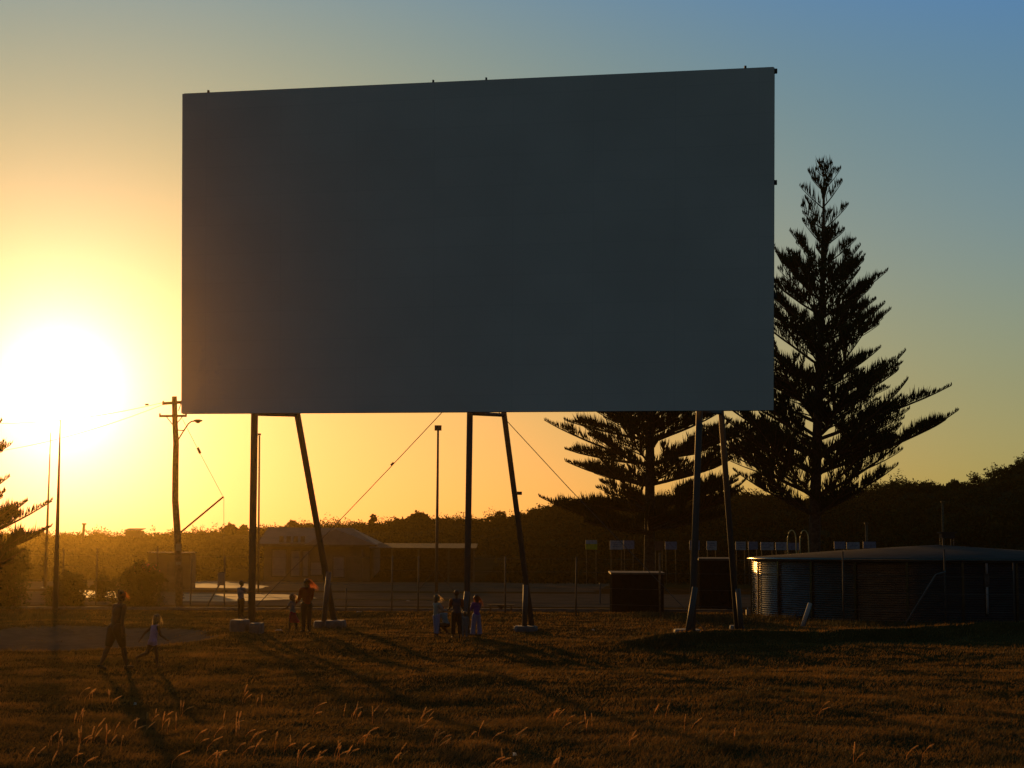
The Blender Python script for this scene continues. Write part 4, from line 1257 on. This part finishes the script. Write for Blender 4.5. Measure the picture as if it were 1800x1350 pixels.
    ns = {'short': 120, 'bun': 200, 'long': 300, 'tail': 190}[style]
    Ls = {'short': .2, 'bun': .62, 'long': 1.7, 'tail': 1.2}[style]
    wd = Vector((1, 0.15, 0.12))
    for k in range(ns):
        u = Vector((r_.gauss(0, 1), r_.gauss(0, 1), abs(r_.gauss(0, 1)) * .8 - .15)).normalized()
        if u.y > .55: u.y = -u.y
        c0 = hp((0, -0.07, 0.09)) + hm_ @ Vector((u.x * hw_ * 1.1 * s, u.y * hh * .44 * s, u.z * hh * .44 * s))
        out_ = (hm_ @ u)
        ln = Ls * hh * s * r_.uniform(.45, 1.05)
        pts = [c0]; d = (out_ * .3 + Vector((0, 0, -.55)) + wd * wind * .8).normalized()
        for j in range(5):
            d = (d + Vector((0, 0, -.5)) + wd * wind * r_.uniform(.05, .8) + Vector((r_.gauss(0, .1), r_.gauss(0, .1), r_.gauss(0, .12)))).normalized()
            pts.append(pts[-1] + d * ln / 5)
        ax = Vector((r_.gauss(0, 1), r_.gauss(0, 1), r_.gauss(0, 1))).normalized() * 0.0026
        for j in range(5):
            a_, b_1 = pts[j], pts[j + 1]; k0 = 1 - j / 6; k1 = 1 - (j + 1) / 6
            V += [tuple(a_ - ax * k0), tuple(a_ + ax * k0), tuple(b_1 + ax * k1), tuple(b_1 - ax * k1)]
    np_mesh('loose_strands', np.array(V), 4, hair[1], ho)
    return t

stand = ((3, 3, 2), (-2, 3, 2)); hang = ((5, 8, 12), (5, 8, 12))
navy = cloth('navy', (0.025, 0.035, 0.055), 0); black = cloth('black', (0.02, 0.018, 0.02), 0); red = cloth('red', (0.30, 0.012, 0.008), .1)
teal = cloth('teal', (0.10, 0.18, 0.20)); pale = cloth('pale', (0.32, 0.28, 0.22)); jean = cloth('pale_blue', (0.20, 0.21, 0.33)); lav = cloth('lavender', (0.22, 0.19, 0.30))
purple = cloth('purple', (0.14, 0.04, 0.22)); brown = cloth('brown', (0.035, 0.02, 0.014), 0); lilac = cloth('lilac', (0.34, 0.22, 0.36)); orange = cloth('orange', (0.40, 0.08, 0.02), .2)
greyc = cloth('grey', (0.13, 0.14, 0.14)); blueg = cloth('blue_grey', (0.10, 0.13, 0.16)); crim = cloth('crimson', (0.42, 0.01, 0.03), .25)
shoe_d = cloth('shoe_dark', (0.02, 0.02, 0.02), 0.0)
person(202, 1178, 1037, -40, 'woman in dark sleeveless top and shorts walking in the near field, hair lit orange', ((-17, 4, 6, -18), (17, 4, 5, 4)), ((12, 7, 8), (-8, 7, 14)), head=(10, 4), lean=9, top=black, sleeve=0, bottom=brown, blen=.42, hair=H_BROWN, style='bun', wind=.75, shoes=shoe_d, fat=1.4, seed=1)
person(267, 1174, 1078, -48, 'small girl in a lilac swimsuit running barefoot beside the walking woman', ((-18, 3, 55, -70), (14, 3, 10)), ((-38, 16, 14), (28, 5, 40)), child=.8, lean=10, head=(15, -4), top=lilac, sleeve=0, bottom=lilac, blen=.12, hair=H_BLOND, style='tail', wind=.12, seed=2)
person(423, 1090, 1020, -38, 'boy standing on the concrete footing with one arm against the first steel post', stand, ((8, 8, 20), (62, -6, 30)), child=.5, top=blueg, sleeve=.4, bottom=brown, blen=.8, flare=.012, hair=H_DARK, style='short', wind=.4, shoes=shoe_d, z0=SLABZ - 0.03, Yd=51.3, seed=3)
person(514, 1112, 1043, 68, 'little girl in a red skirt with blond hair blowing, left of the woman in red', ((10, 3, 8), (-10, 3, 8)), ((40, 6, 35), (10, 12, 20)), child=.8, lean=3, top=greyc, sleeve=.3, skirt=(crim, .26, .07), bottom=crim, blen=.2, hair=H_BLOND, style='tail', wind=.55, seed=4)
person(538, 1112, 1017, 30, 'woman in a red shirt and black trousers with long hair blowing to the right', ((1, 1, 2), (-1, 1, 2)), ((18, 4, 40), (16, 4, 46)), top=red, sleeve=.8, bottom=black, blen=1, hair=H_BROWN, style='long', wind=.8, shoes=shoe_d, head=(20, 0), seed=5, fat=1.1)
gk = 'children gathered at the middle post'
person(767, 1120, 1045, -55, 'child in pale top and light blue trousers, blond hair blowing, left of the tall boy', stand, ((30, 5, 50), (35, 5, 45)), child=.6, top=pale, sleeve=.8, bottom=jean, blen=.9, hair=H_BLOND, style='tail', wind=.95, seed=6, group=gk, shoes=shoe_d)
person(785, 1117, 1055, 50, 'crouching child in a teal top half hidden by the tall boy', ((88, 14, 128, 0), (74, 14, 120, 0)), ((50, 8, 30), (50, 8, 30)), child=.6, hgt=1.22, lean=24, top=teal, sleeve=.4, bottom=brown, blen=.9, hair=H_BROWN, style='short', wind=.6, seed=7, group=gk, shoes=shoe_d)
person(802, 1122, 1037, 6, 'tall boy in a navy shirt with sleeves coloured orange for the light on his shoulders, seen from behind at the middle post', stand, ((24, 10, 50), (24, 10, 50)), child=.25, top=navy, sleeve=.45, sleeve_m=orange, bottom=brown, blen=.9, flare=.008, hair=H_DARK, style='short', wind=.2, seed=8, group=gk, shoes=shoe_d)  # sleeve colour carries the orange rim light on both shoulders
person(817, 1120, 1074, -10, 'toddler in pale grey clothes between the tall boy and the middle post', stand, hang, child=1.0, top=greyc, sleeve=.8, bottom=greyc, blen=1, hair=H_BLOND, style='short', wind=.4, seed=9, group=gk, Yd=48.5)
person(837, 1118, 1045, 38, 'girl in a purple top and flared lavender trousers right of the middle post', ((4, 6, 2), (-3, 6, 2)), ((30, 3, 60), (28, 6, 55)), child=.5, top=purple, sleeve=.8, bottom=lav, blen=1.0, flare=.03, hair=H_DARK, style='long', wind=.25, seed=10, group=gk, shoes=shoe_d)
